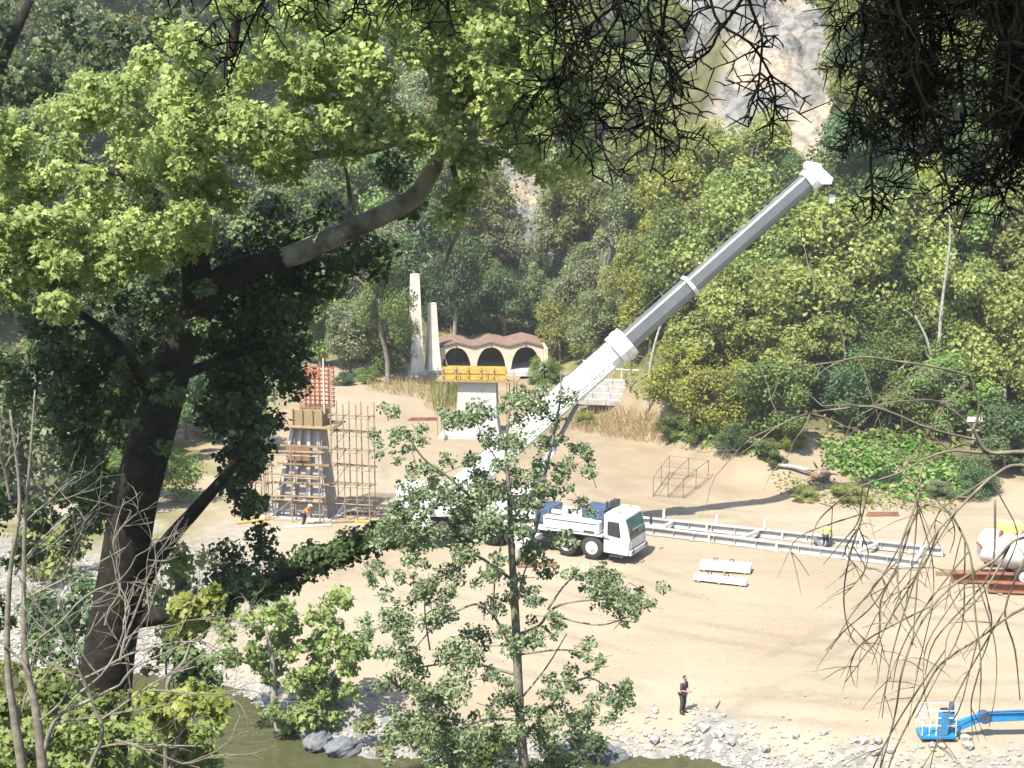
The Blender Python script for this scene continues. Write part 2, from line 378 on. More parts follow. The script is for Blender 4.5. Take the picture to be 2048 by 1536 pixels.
# ================================================================ SETTING
def build_ground():
    xs = np.concatenate([np.arange(-150, -62, 4.0), np.arange(-62, -22, .62), np.arange(-22, 40, .36), np.arange(40, 62, .62), np.arange(62, 152, 4.0)])
    ys = np.concatenate([np.arange(-30, 56, 3.0), np.arange(56, 104, .36), np.arange(104, 112, .55), np.arange(112, 232, .62), np.arange(232, 275, 4.0)])
    X, Y = np.meshgrid(xs, ys); Z = terr(X, Y); nx, ny = len(xs), len(ys)
    TR = []
    for pts in [[(1240, 1130), (1450, 1190), (1700, 1210), (2100, 1240)], [(1060, 1180), (1300, 1240), (1600, 1290), (2100, 1330)], [(700, 1120), (1000, 1240), (1300, 1330), (1700, 1370), (2100, 1380)], [(760, 830), (800, 950), (760, 1060), (700, 1180)], [(1000, 1300), (1300, 1390), (1500, 1400), (1800, 1430)], [(1150, 930), (1250, 990), (1400, 1020), (1600, 1035)], [(1420, 1400), (1620, 1300), (1750, 1230), (1800, 1150)]]:
        c = smooth_path([G(x, y, 0) for x, y in pts], 40)
        for i in range(len(c) - 1):
            d = (c[i + 1] - c[i]); d.z = 0; d.normalize(); q = Vector((-d.y, d.x, 0))
            for off in (-1.05, 1.05): TR.append(tuple((c[i] + q * off).xy))
    TR = np.array(TR); sel = ((X > -22) & (X < 40) & (Y > 60) & (Y < 125)).ravel(); px_, py_ = X.ravel()[sel], Y.ravel()[sel]; dm = np.full(len(px_), 9.0)
    for k in range(0, len(TR), 24): dm = np.minimum(dm, np.sqrt((px_[:, None] - TR[None, k:k + 24, 0]) ** 2 + (py_[:, None] - TR[None, k:k + 24, 1]) ** 2).min(1))
    track = np.zeros(X.size); track[sel] = sstep(.5, .15, dm) * sstep(-.25, .15, fbm(px_ / 4, py_ / 4, 3)); track = track.reshape(X.shape)
    Z = Z - .05 * track
    V = np.stack([X, Y, Z], -1).reshape(-1, 3)
    i = np.arange(nx - 1)[None] + (np.arange(ny - 1) * nx)[:, None]
    Fq = np.stack([i, i + 1, i + nx + 1, i + nx], -1).reshape(-1, 4)
    me = bpy.data.meshes.new('ground'); me.vertices.add(len(V)); me.vertices.foreach_set('co', V.astype(np.float32).ravel())
    me.loops.add(Fq.size); me.loops.foreach_set('vertex_index', Fq.astype(np.int32).ravel())
    me.polygons.add(len(Fq)); me.polygons.foreach_set('loop_start', np.arange(0, Fq.size, 4, dtype=np.int32)); me.polygons.foreach_set('loop_total', np.full(len(Fq), 4, np.int32))
    me.polygons.foreach_set('use_smooth', np.ones(len(Fq), bool)); me.update(calc_edges=True)
    d = Y - shore(X); h = Y - np.interp(X, FX, FY); n = fbm(X / 3 + 5, Y / 3 + 1, 4)
    peb = sstep(3.6, .8, d + 3 * n) * sstep(-14, -8, d)
    peb = np.maximum(peb, sstep(-10, -22, X) * sstep(26, 12, d + 8 * n) * .95)
    hill = sstep(-1.5, 1.5, h + 2 * n); hill = np.maximum(hill, sstep(-4, -8, d))
    rockn = fbm(X / 16 + 50, Y / 16 + 20, 3)
    rock = sstep(10, 18, h) * sstep(-.15, .12, rockn + .25)
    grass = np.maximum(sstep(-9, -3, h + 5 * n) * .85 * sstep(24, 12, X), sstep(-16, -26, X) * sstep(.0, .25, n + .1) * sstep(14, 20, d))
    spoil = .85 * sstep(-.12, .12, n * .5 + (Y - 97) / 26) * sstep(-6, 8, X + 4) + .45 * sstep(95, 125, Y)
    for nm, a in (('m_peb', peb), ('m_hill', hill), ('m_rock', rock), ('m_grass', grass), ('m_spoil', np.clip(spoil, 0, 1)), ('m_track', track)):
        at = me.attributes.new(nm, 'FLOAT', 'POINT'); at.data.foreach_set('value', np.clip(a, 0, 1).astype(np.float32).ravel())
    o = link('ground', me, terrain_mat()); tag(o, 'sandy cleared river terrace running back to a steep wooded rocky hillside', kind='structure')
    me = bpy.data.meshes.new('river'); me.from_pydata([(-149, 20, WATER_Z), (149, 20, WATER_Z), (149, 100, WATER_Z), (-149, 100, WATER_Z)], [], [(0, 1, 2, 3)])
    tag(link('river', me, water_mat()), 'still olive-green river water at the foot of the pebble bank', kind='structure')
build_ground()

def rock_mesh(name, seed, sub=2):
    bm = bmesh.new(); bmesh.ops.create_icosphere(bm, subdivisions=sub, radius=1); r = np.random.default_rng(seed); o = r.random(3) * 50
    for v in bm.verts:
        n = fbm(np.array([v.co.x * 1.1 + o[0] + v.co.z]), np.array([v.co.y * 1.1 + o[1] - v.co.z]), 3)[0]
        n2 = fbm(np.array([v.co.x * 4 + o[2] + v.co.z * 3]), np.array([v.co.y * 4 - v.co.z * 2]), 3)[0]
        v.co *= 1 + .55 * n + .14 * n2; v.co.z *= .7
    me = bpy.data.meshes.new(name); bm.to_mesh(me); bm.free(); return me
ROCKS = [rock_mesh('stone', k, 1) for k in range(5)]; BIG = [rock_mesh('boulder', 20 + k, 4) for k in range(3)]
for k, me in enumerate(ROCKS): me.materials.append(M['rock_pale'] if k % 2 else M['rock'])
for me in BIG: me.materials.append(M['rock_blue']); me.polygons.foreach_set('use_smooth', [True] * len(me.polygons))

def pebbles():
    vs = []; fs = []; k0 = 0
    tv = np.array([v.co[:] for v in ROCKS[0].vertices]); tf = [tuple(p.vertices) for p in ROCKS[0].polygons]
    pts = []
    for _ in range(2600):
        x = random.uniform(-30, 30); y = float(shore(x)) + abs(random.gauss(0, 1.6)) - .3; pts.append((x, y, random.uniform(.05, .15)))
    for _ in range(1500):
        x = random.uniform(-40, -17); y = float(shore(x)) + random.uniform(0, 14); pts.append((x, y, random.uniform(.06, .2)))
    for _ in range(500):
        x = random.uniform(-12, 30); y = random.uniform(64, 100); pts.append((x, y, random.uniform(.02, .06)))
    for x, y, s in pts:
        a = random.random() * 6.28; ca, sa = math.cos(a) * s, math.sin(a) * s
        q = np.stack([tv[:, 0] * ca - tv[:, 1] * sa + x, tv[:, 0] * sa + tv[:, 1] * ca + y, tv[:, 2] * s * .8 + tz(x, y) + .02], -1)
        vs.append(q); fs += [tuple(i + k0 for i in f) for f in tf]; k0 += len(tv)
    me = bpy.data.meshes.new('pebbles'); me.from_pydata(np.concatenate(vs).tolist(), [], fs)
    tag(link('pebbles', me, 'rock_pale'), 'pale grey pebbles strewn along the river bank', 'pebbles', kind='stuff')
pebbles()
def stones():
    for k in range(46):
        px = random.uniform(1290, 1960) if k < 28 else random.uniform(440, 760)
        py = 1508 - abs(random.gauss(0, 14)) + (px - 1500) * .03 if k < 28 else random.uniform(1380, 1500)
        p = GT(px, py)
        if p is None: continue
        if p.z < WATER_Z - .2: continue
        o = bpy.data.objects.new('river_stone', ROCKS[k % 5]); COL.objects.link(o)
        s = random.uniform(.12, .30); o.scale = (s * 1.2, s, s); o.location = (p.x, p.y, p.z + s * .25); o.rotation_euler = (0, 0, random.random() * 6)
        tag(o, 'fist to bucket sized pale stone lying on the pebble bank at the water', 'stone', 'loose stones along the river bank')
    for (px, py, s, lab) in [(1215, 1522, .6, 'large blue-grey boulder in shade beside the slim tree, by the water'), (1120, 1530, .6, 'blue-grey boulder left of the large one at the bottom edge behind the leaves'),
                             (960, 1515, .6, 'small grey boulder behind the foot of the slim tree'), (640, 1500, .55, 'rounded white-grey boulder at the water edge below the yellow-green bush'), (690, 1510, .6, 'pale boulder beside the ochre shallows under the river bush')]:
        p = GT(px, py); o = bpy.data.objects.new('boulder', BIG[int(px) % 3]); COL.objects.link(o)
        o.scale = (s * 1.5, s, s); o.location = (p.x, p.y, p.z + s * .3); o.rotation_euler = (0, 0, px * .37); tag(o, lab, 'boulder')
stones()

# ================================================================ VEGETATION: hillside
def crown_mesh(name, seed, n=4200, lobes=15, ls=.235, flat=.9):
    r = np.random.default_rng(seed); C = []; Nn = []; Vv = []
    per = n // lobes
    for k in range(lobes):
        a = r.random() * 6.28; u = r.random() ** .6; hz = r.random() * 1.6 - .7
        c = np.array([math.cos(a) * u * .85 * (1 - .4 * max(hz, 0)), math.sin(a) * u * .85 * (1 - .4 * max(hz, 0)), hz * .8])
        rad = .14 + .24 * r.random()
        d = r.normal(size=(per, 3)); d /= np.linalg.norm(d, axis=1, keepdims=True)
        C.append(c + d * rad * (.35 + .85 * r.random((per, 1)) ** .8) * np.array([1, 1, flat]))
        Nn.append(d * .8 + np.array([0, 0, .5]) + r.normal(size=(per, 3)) * .6); Vv.append(np.clip(.15 + .55 * r.random() + .3 * r.random(per), 0, 1))
    C = np.concatenate(C); return leaf_mesh(name, C, np.concatenate(Nn), ls / 4.0 * (.6 + .8 * r.random(len(C))), 'card', np.concatenate(Vv))
HM = {}
for key in ('hill_olive', 'hill_green', 'hill_dark', 'hill_grey', 'hill_bright'):
    HM[key] = []
    for k in range(4 if key != 'hill_bright' else 2):
        me = crown_mesh('crown', hash(key) % 1000 + k if False else 100 * len(HM) + k, 11500, 19 + 4 * k); me.materials.append(M[key]); HM[key].append(me)
def trunk_mesh(seed, bark):
    r = random.Random(seed); mb = MB()
    b = [Vector((0, 0, -.6)), Vector((r.uniform(-.03, .03), r.uniform(-.03, .03), .4)), Vector((r.uniform(-.1, .1), r.uniform(-.1, .1), 1.1)), Vector((r.uniform(-.14, .14), r.uniform(-.14, .14), 1.9))]
    mb.tube(smooth_path(b, 3), lerp_list([.055, .045, .03, .012], 10), 6)
    for k in range(6):
        z0 = r.uniform(.5, 1.3); a = r.random() * 6.28; st = Vector((0, 0, z0)) + (b[2] - b[1]) * .3
        e = st + Vector((math.cos(a) * .5, math.sin(a) * .5, .45)); mb.tube([st, (st + e) / 2 + Vector((0, 0, -.05)), e], [.022, .014, .006], 5)
    me = mb.mesh('trunk', True); me.materials.append(M[bark]); return me
TRM = {'g': [trunk_mesh(k, 'bark_grey') for k in range(3)], 'w': [trunk_mesh(9 + k, 'bark_pale') for k in range(2)]}
def hill_tree(p, hgt, wid, key, label, group, bark='g', low=.32, name='broadleaf_tree'):
    e = empty(name, (p.x, p.y, p.z - .1), random.random() * 6.28, label, 'tree', group)
    t = bpy.data.objects.new('trunk', random.choice(TRM[bark])); COL.objects.link(t); t.parent = e; t.scale = (hgt / 2.2, hgt / 2.2, hgt / 2.2)
    c = bpy.data.objects.new('crown', random.choice(HM[key])); COL.objects.link(c); c.parent = e
    c.scale = (wid * .66, wid * .66, hgt * .56); c.location = (0, 0, hgt * .52); c.rotation_euler = (random.uniform(-.3, .3), random.uniform(-.3, .3), 0)
    return e
def high_tree(p, hgt, wid, key, label):
    e = hill_tree(p, hgt, wid, key, label, None); c = [o for o in e.children if o.name.startswith('crown')][0]
    c.scale = (wid * .62, wid * .62, hgt * .36); c.location = (0, 0, hgt * .68); return e
def bush(p, wid, hgt, key, label, group=None, name='shrub'):
    e = empty(name, (p.x, p.y, p.z - .05), random.random() * 6.28, label, 'shrub', group)
    c = bpy.data.objects.new('foliage', random.choice(HM[key])); COL.objects.link(c); c.parent = e; c.scale = (wid * .6, wid * .6, hgt * .6); c.location = (0, 0, hgt * .42)
    t = bpy.data.objects.new('stem', random.choice(TRM['g'])); COL.objects.link(t); t.parent = e; t.scale = (hgt / 2.4,) * 3
    return e
NAMES = {'hill_olive': 'olive-green', 'hill_green': 'mid-green', 'hill_dark': 'dark green', 'hill_grey': 'grey-green', 'hill_bright': 'yellow-green'}
def zone(x, y):
    if x < 250: return 'at the far left'
    if x < 560: return 'seen through the big plane tree'
    if x < 820: return 'behind the scaffolded pier'
    if x < 1130: return 'above the arched loggia'
    if x < 1400: return 'left of the bare cliff' if y < 400 else 'left of the grey boom'
    if x < 1660: return 'below the bare cliff' if y < 520 else 'right of the grey boom'
    if x < 1880: return 'under the black conifer' if y < 500 else 'behind the bare twigs'
    return 'right, under the conifer' if y < 500 else 'near the right edge'
def tier(y): return 'high up' if y < 200 else ('halfway up' if y < 480 else 'low down')
def wood():
    ys = list(range(-130, 860, 62)); made = {}
    for r_, y in enumerate(ys):
        x = -160 + (r_ % 2) * 50
        while x < 2220:
            step = 96 if x > 850 else 130
            px = x + random.uniform(-30, 30); py = y + random.uniform(-22, 22); x += step
            if 1340 < px < 1660 and py < 395: continue             # bare cliff
            if 950 < px < 1090 and 320 < py < 520 and random.random() < .8: continue        # scree patch
            if py > 690 and px < 1420: continue
            if 790 < px < 1110 and py > 655: continue              # loggia
            if px > 1650 and 330 < py < 430 and px < 1900: continue
            p = GT(px, py, 90)
            if p is None: continue
            h = hdist(p.x, p.y)
            if h < 1.0: continue
            v = float(fbm(np.array([px / 260.0]), np.array([py / 200.0]), 2)[0]) + random.uniform(-.28, .28)
            if px > 1420: key = 'hill_olive' if v > -.12 else ('hill_green' if v > -.42 else 'hill_dark')
            elif px < 900: key = 'hill_green' if v > 0 else ('hill_grey' if v > -.36 else 'hill_dark')
            else: key = 'hill_grey' if v > .1 else ('hill_olive' if v > -.1 else ('hill_green' if v > -.42 else 'hill_dark'))
            if random.random() < .05: key = 'hill_bright'
            hg = random.uniform(5.5, 11.5) * (1.1 if px < 850 else .9); wd = hg * random.uniform(.6, .95)
            z = zone(px, py); bk = random.choice('ggw'); szw = 'small' if hg < 6.3 else ('tall' if hg > 8 else 'middling')
            e = hill_tree(p, hg, wd, key, '', f'wood trees {z}', bk); made.setdefault((f'{szw} {NAMES[key]} tree', f'{tier(py)} {z}'), []).append((px, e))
    ORD = ['leftmost', 'second', 'third', 'fourth', 'fifth', 'sixth', 'seventh', 'eighth', 'ninth', 'tenth', 'eleventh', 'twelfth']
    for (a, b), lst in made.items():
        lst.sort(key=lambda q: q[0])
        for k, (_, e) in enumerate(lst):
            e['label'] = f'{a} in the wood {b}' if len(lst) == 1 else (f'leftmost {a} in the wood {b}' if k == 0 else f'{ORD[min(k, 11)]} {a} from the left, {b}')
wood()
for (px, py, hg, wd, key, lab, bk) in [
    (1010, 690, 8, 6, 'hill_dark', 'dark tree rising directly behind the tiled loggia roof', 'g'), (905, 672, 9, 6, 'hill_dark', 'almost black-green tree between the pale pillars and the loggia roof', 'g'),
    (700, 750, 7.5, 5.5, 'hill_grey', 'bushy grey-green tree beside the red rebar cage', 'g'), (775, 745, 7, 5, 'hill_green', 'mid-green tree standing just left of the tall pale pillar', 'g'),
    (640, 735, 9, 6, 'hill_green', 'tall green tree behind the red rebar cage', 'g'), (1120, 730, 6, 5, 'hill_olive', 'olive tree at the right end of the arched loggia', 'w'),
    (1195, 720, 6.5, 4.5, 'hill_grey', 'grey-green tree just left of the white boom collar', 'g'), (1360, 820, 5.5, 5, 'hill_bright', 'yellow-green leafy tree right of the pale slim trunk under the boom', 'g'),
    (1440, 860, 5.5, 5.5, 'hill_bright', 'rounded yellow-green tree at the edge of the sandy bank', 'g'), (1530, 880, 6, 5.5, 'hill_green', 'green tree overhanging the sandy bank end', 'g'),
    (1600, 830, 7, 6, 'hill_olive', 'tall olive-green tree behind the bare arching branch', 'g'), (1300, 705, 7, 5, 'hill_bright', 'bright olive tree directly under the grey boom', 'w'),
    (1690, 860, 6, 5, 'hill_dark', 'dark hollow-looking tree above the green creeper bank', 'g'), (1780, 850, 6, 5, 'hill_green', 'green tree in the middle of the bare twig tangle', 'w'),
    (1900, 880, 6, 5.5, 'hill_green', 'green tree beneath the white guard rail', 'g'), (2010, 950, 5, 5, 'hill_dark', 'dark tree low at the right edge of the slope', 'g')]:
    p = GT(px, py, 90); hill_tree(p, hg, wd, key, lab, None, bk)
for (px, py, hg, wd, key, lab) in [(775, 765, 12.5, 4.4, 'hill_green', 'tall green tree with a high crown just left of the white pillar'), (905, 762, 13.5, 5.0, 'hill_dark', 'tall dark tree leaning over the left end of the loggia roof')]:
    p = GT(px, py, 90); p.y -= 1.5 if px < 850 else -9; p.z = tz(p.x, p.y); high_tree(p, hg, wd, key, lab)
for (px, py, hg, wd, key, lab) in [(455, 905, 8, 6, 'hill_dark', 'dark tree on the terrace between the leaning trunk and the scaffold'), (370, 880, 9, 7, 'hill_dark', 'dark tree on the far terrace directly behind the leaning trunk'), (250, 930, 8, 7, 'hill_green', 'green tree on the far terrace left of the leaning trunk'), (130, 960, 8, 7, 'hill_dark', 'dark bluish tree on the far terrace at the left'), (20, 1000, 9, 7, 'hill_grey', 'grey-green tree on the far terrace at the left edge'), (310, 1010, 6, 5, 'hill_green', 'small green tree on the pebble terrace beside the trunk')]:
    p = GT(px, py, 70); hill_tree(p, hg, wd, key, lab, None)
BUSH = [(1345, 885, 2.6, 2.2, 'creeper_b', 'bright green shrub at the corner of the tan embankment'), (1400, 890, 2.6, 2.0, 'hill_green', 'green shrub on the crest of the sandy bank'), (1470, 905, 2.6, 2.0, 'hill_dark', 'dark low shrub where the sandy bank meets the trees'),
        (1540, 925, 2.5, 1.8, 'hill_green', 'low shrub beside the pale fallen log'), (1575, 900, 2.2, 2.0, 'hill_bright', 'yellow-green shrub above the pale fallen log'), (1950, 985, 2.8, 2.0, 'hill_dark', 'dark shrub at the foot of the slope near the mixer truck'),
        (1880, 1000, 2.0, 1.2, 'hill_grey', 'grey-green low shrub on the ground right of the stump'), (1700, 1000, 2.6, 1.0, 'hill_olive', 'flat straggling shrub below the tree stump'), (1610, 1000, 1.8, .9, 'hill_olive', 'small straggling shrub left of the tree stump'),
        (1090, 768, 3.2, 2.8, 'hill_green', 'green shrub hiding the right end of the arched loggia'), (735, 765, 2.5, 1.6, 'hill_green', 'low green shrub behind the scaffold platform'), (690, 770, 2.0, 1.4, 'hill_dark', 'dark shrub at the foot of the trees by the rebar cage'), (1150, 812, 2.2, 1.6, 'hill_olive', 'olive shrub below the crane boom base'), (1175, 850, 2.0, 1.2, 'hill_olive', 'small olive shrub on the dry grass embankment')]
for (px, py, wd, hg, key, lab) in BUSH:
    p = GT(px, py, 70)
    bush(p, wd, hg, 'hill_green' if key == 'creeper_b' else key, lab)
# bare pale trunks standing in the wood
for (pts, lab) in [([(1296, 815), (1300, 740), (1312, 680), (1330, 630), (1345, 610)], 'slim pale bare trunk beside the tan embankment under the boom'),
                   ([(1880, 800), (1878, 700), (1885, 600), (1900, 480), (1896, 400)], 'tall thin pale dead trunk in the wood at the right'),
                   ([(1872, 800), (1860, 700), (1830, 630)], 'short pale forked dead trunk beside the tall thin one'), ([(1290, 500), (1330, 460), (1345, 430)], 'pale dead tree top left of the boom collar')]:
    b = GT(pts[0][0], pts[0][1], 90); q = [P(x, y, b.y - 1.2) for x, y in pts]; q[0].z -= .6
    e = empty('dead_tree', q[0], 0, lab, 'tree')
    mb = MB(); sm = smooth_path(q, 4); mb.tube(sm, lerp_list([.17, .14, .10, .05], len(sm)), 7); mb.build('trunk', 'bark_pale', e, True, True)
    mb = MB()
    for k in range(8):
        s = sm[random.randint(len(sm) // 3, len(sm) - 2)]; a = Vector((random.uniform(-1, 1), random.uniform(-.6, .6), random.uniform(.2, 1))).normalized() * random.uniform(.8, 2)
        mb.tube([s, s + a * .5 + Vector((0, 0, .1)), s + a], [.04, .025, .01], 4)
    tag(mb.build('branches', 'bark_pale', e, True, True), kind='stuff')

def strew(name, px_poly, n, shape, size, mt, label, cat, lift=.25, up=1.0, tilt=.6):
    q = np.array(sample_poly(px_poly, n)); X, Y, _ = GTm(q[:, 0], q[:, 1]); k = len(X)
    X = X + rng.uniform(-.3, .3, k); Y = Y + rng.uniform(-.3, .3, k)
    C = np.stack([X, Y, terr(X, Y) + rng.random(k) ** 2 * lift], -1)
    nr = rng.normal(size=(k, 3)) * tilt + np.array([0, 0, up])
    spin = None
    if shape == 'blade':
        spin = np.array([0, 0, 1.0]) + rng.normal(size=(k, 3)) * .35; nr = rng.normal(size=(k, 3)) * np.array([1, 1, .1])
    me = leaf_mesh(name, C, nr, size * (.6 + .8 * rng.random(k)), shape, None, spin)
    return tag(link(name, me, mt), label, cat, kind='stuff')
strew('undergrowth', [(-100, -60), (1340, -60), (1340, 300), (1660, 340), (1660, -60), (2150, -60), (2150, 930), (1560, 880), (1330, 830), (1130, 720), (800, 680), (-100, 730)], 26000, 'card', .42, 'hill_olive', 'tangled olive undergrowth between the trees of the hillside wood', 'undergrowth', 1.3)
strew('creeper', [(1640, 890), (1760, 870), (1850, 890), (1960, 950), (1930, 1000), (1800, 1005), (1700, 960), (1650, 940)], 2600, 'card', .34, 'creeper', 'bright green creeper covering the bank below the wood', 'creeper', .5)
strew('ground_cover', [(1330, 860), (1420, 870), (1540, 905), (1560, 930), (1440, 900), (1340, 890)], 900, 'card', .3, 'creeper', 'bright green weeds along the top of the sandy bank', 'weeds', .6)
strew('weeds', [(1540, 955), (1660, 970), (1920, 1000), (1900, 1030), (1700, 1020), (1560, 990)], 900, 'card', .22, 'hill_olive', 'straggly weeds round the tree stump at the edge of the sand', 'weeds', .35)
strew('dry_grass', [(1130, 830), (1230, 822), (1330, 850), (1330, 895), (1230, 880), (1130, 860)], 2200, 'blade', .65, 'dry_grass', 'tall straw-coloured dry grass on the embankment right of the boom', 'grass')
strew('meadow_grass', [(730, 768), (900, 765), (930, 800), (925, 830), (870, 830), (840, 800), (740, 785)], 1500, 'blade', .7, 'dry_grass', 'dry yellowish grass in front of the arched loggia', 'grass')
strew('tall_grass', [(865, 780), (925, 770), (920, 815), (870, 825)], 700, 'blade', 1.1, 'hill_olive', 'tall green-yellow grass left of the white concrete pier', 'grass')

# ================================================================ BUILDINGS AND STRUCTURES
def loggia():
    e0 = G(880, 752, 1.7); e1 = G(1082, 752, 1.7)
    Y0 = 148.0; a = P(878, 752, Y0); b = P(1086, 752, Y0 + .8); L = (b - a).length; ux = (b - a).normalized(); ux.z = 0; ux.normalize()
    z0 = tz(a.x, a.y + 1) ; ang = math.atan2(ux.y, ux.x)
    e = empty('arched_loggia', (a.x, a.y, z0), ang, 'cream open loggia with three arches and gabled terracotta roofs below the wood', 'building')
    n = 3; bw = L / n; Hp = 2.8; Hv = 2.34; T = .38
    def arch(t): return 2.3 * max(0, 1 - abs(t / (bw * .43)) ** 2.6) ** .62
    def top(t): return Hv + (Hp - Hv) * (1 - abs(t) / (bw / 2))
    for k in range(n):
        mb = MB(); cx = (k + .5) * bw; ts = np.linspace(-bw / 2, bw / 2, 29)
        for i in range(28):
            t0, t1 = ts[i], ts[i + 1]; b0, b1 = arch(t0) if abs(t0) < bw * .43 else 0, arch(t1) if abs(t1) < bw * .43 else 0
            b0 = b0 if b0 > 0 else -.3; b1 = b1 if b1 > 0 else -.3
            q = [(cx + t0, 0, b0), (cx + t1, 0, b1), (cx + t1, 0, top(t1)), (cx + t0, 0, top(t0))]
            mb.extrude(q, (0, T, 0))
        w_ = mb.build('arch_wall', 'plaster', e)
        # rim moulding along the gable
        mb = MB(); mb.tube([(cx - bw / 2 + .03, -.08, Hv + .05), (cx, -.08, Hp + .06), (cx + bw / 2 - .03, -.08, Hv + .05)], .09, 5); mb.build('verge', 'roof_tile', e)
        mb = MB(); mb.box((cx, -.06, Hp - .26), (.14, .12, .3)); mb.build('keystone', 'brown_board', e)
        for sgn in (-1, 1):
            r = MB(); nt_ = 7
            for j in range(nt_):                        # courses of roof tiles stepping up the slope
                f0, f1 = j / nt_, (j + 1) / nt_
                xa, xb = cx + sgn * bw / 2 * (1 - f0) * 1.0, cx + sgn * bw / 2 * (1 - f1)
                za, zb = Hv + (Hp - Hv) * f0 + .10, Hv + (Hp - Hv) * f1 + .06
                for m in range(14):
                    ya = -.15 + m * .44
                    r.extrude([(xa, ya, za), (xb, ya, zb), (xb, ya + .40, zb), (xa, ya + .40, za)], (0, 0, .09 + .02 * (m % 2)))
            o = r.build('roof_slope', 'roof_tile', e); tag(o, kind='stuff')
    MB().box((-.25, 3, .85), (.45, 6.2, 2.6)).build('side_wall', 'plaster', e)
    MB().box((L + .25, 3, .85), (.45, 6.2, 2.6)).build('side_wall', 'plaster', e)
    MB().box((L / 2, 6.0, .85), (L, .3, 2.7)).build('back_wall', 'timber', e)
    MB().box((L / 2, 2.6, -.25), (L + 2.4, 7.6, .5)).build('plinth', 'concrete_white', e)
    for k in range(3):
        MB().box(((k + .5) * bw, 5.2, .45), (bw * .6, .5, .12)).build('bench_seat', 'timber', e)
        for s_ in (-1, 1): MB().box(((k + .5) * bw + s_ * bw * .24, 5.2, .2), (.12, .4, .42)).build('bench_leg', 'timber', e)
loggia()
def pillar(px, py, Y, wb, wt, h, lab, rz):
    p = P(px, py, Y); z = tz(p.x, p.y); e = empty('pale_pillar', (p.x, p.y, z), rz, lab, 'pillar')
    mb = MB(); n = 5
    for k in range(n):
        f0, f1 = k / n, (k + 1) / n; a0 = wb + (wt - wb) * f0 ** .7; a1 = wb + (wt - wb) * f1 ** .7
        z0_, z1 = h * f0 - (.4 if k == 0 else 0), h * f1
        k0 = len(mb.v)
        mb._add([(-a0 / 2, -a0 / 2, z0_), (a0 / 2, -a0 / 2, z0_), (a0 / 2, a0 / 2, z0_), (-a0 / 2, a0 / 2, z0_), (-a1 / 2, -a1 / 2, z1), (a1 / 2, -a1 / 2, z1), (a1 / 2, a1 / 2, z1), (-a1 / 2, a1 / 2, z1)], [(0, 1, 5, 4), (1, 2, 6, 5), (2, 3, 7, 6), (3, 0, 4, 7)] + ([(4, 5, 6, 7)] if k == n - 1 else []))
    mb.build('shaft', 'plaster_white', e)
    MB().box((0, 0, -.05), (wb * 1.25, wb * 1.25, .5)).build('footing', 'concrete_white', e)
    MB().box((0, 0, h + .05), (wt * 1.04, wt * 1.04, .1)).build('cap', 'plaster_white', e)
pillar(832, 755, 146, 1.5, .75, 9.8, 'tall tapering white pillar left of the arched loggia', R(20))
pillar(866, 750, 147.5, 1.5, .65, 6.8, 'shorter cream pillar touching the left end of the loggia', R(20))

def plank(mb, c, d, rz=0): mb.box(c, d, rotz(rz))
def scaffold(name, p, rz, nx, ny, nz, bx, by, bz, lab, deck):
    e = empty(name, p, rz, lab, 'scaffold'); n_ = random.Random(3)
    for i in range(nx + 1):
        for j in range(ny + 1):
            MB().tube([(i * bx, j * by, -.1), (i * bx + n_.uniform(-.03, .03), j * by, nz * bz + .9)], .045, 6).build('standard', 'scaffold', e)
    for k in range(1, nz + 1):
        for j in range(ny + 1): MB().tube([(-.2, j * by, k * bz), (nx * bx + .2, j * by, k * bz)], .038, 5).build('ledger', 'scaffold', e)
        for i in range(nx + 1): MB().tube([(i * bx, -.15, k * bz + .06), (i * bx, ny * by + .15, k * bz + .06)], .035, 5).build('transom', 'scaffold', e)
        for m in range(2):
            if (k + m) % deck == 0: MB().box((nx * bx / 2, by * (.22 + .5 * m), k * bz + .13), (nx * bx + .5, .3, .06), Matrix.Rotation(n_.uniform(-.03, .03), 3, 'Y')).build('deck_plank', 'timber', e)
        MB().tube([(0, 0, (k - 1) * bz), (bx, 0, k * bz)], .03, 5).build('brace', 'scaffold', e)
    return e
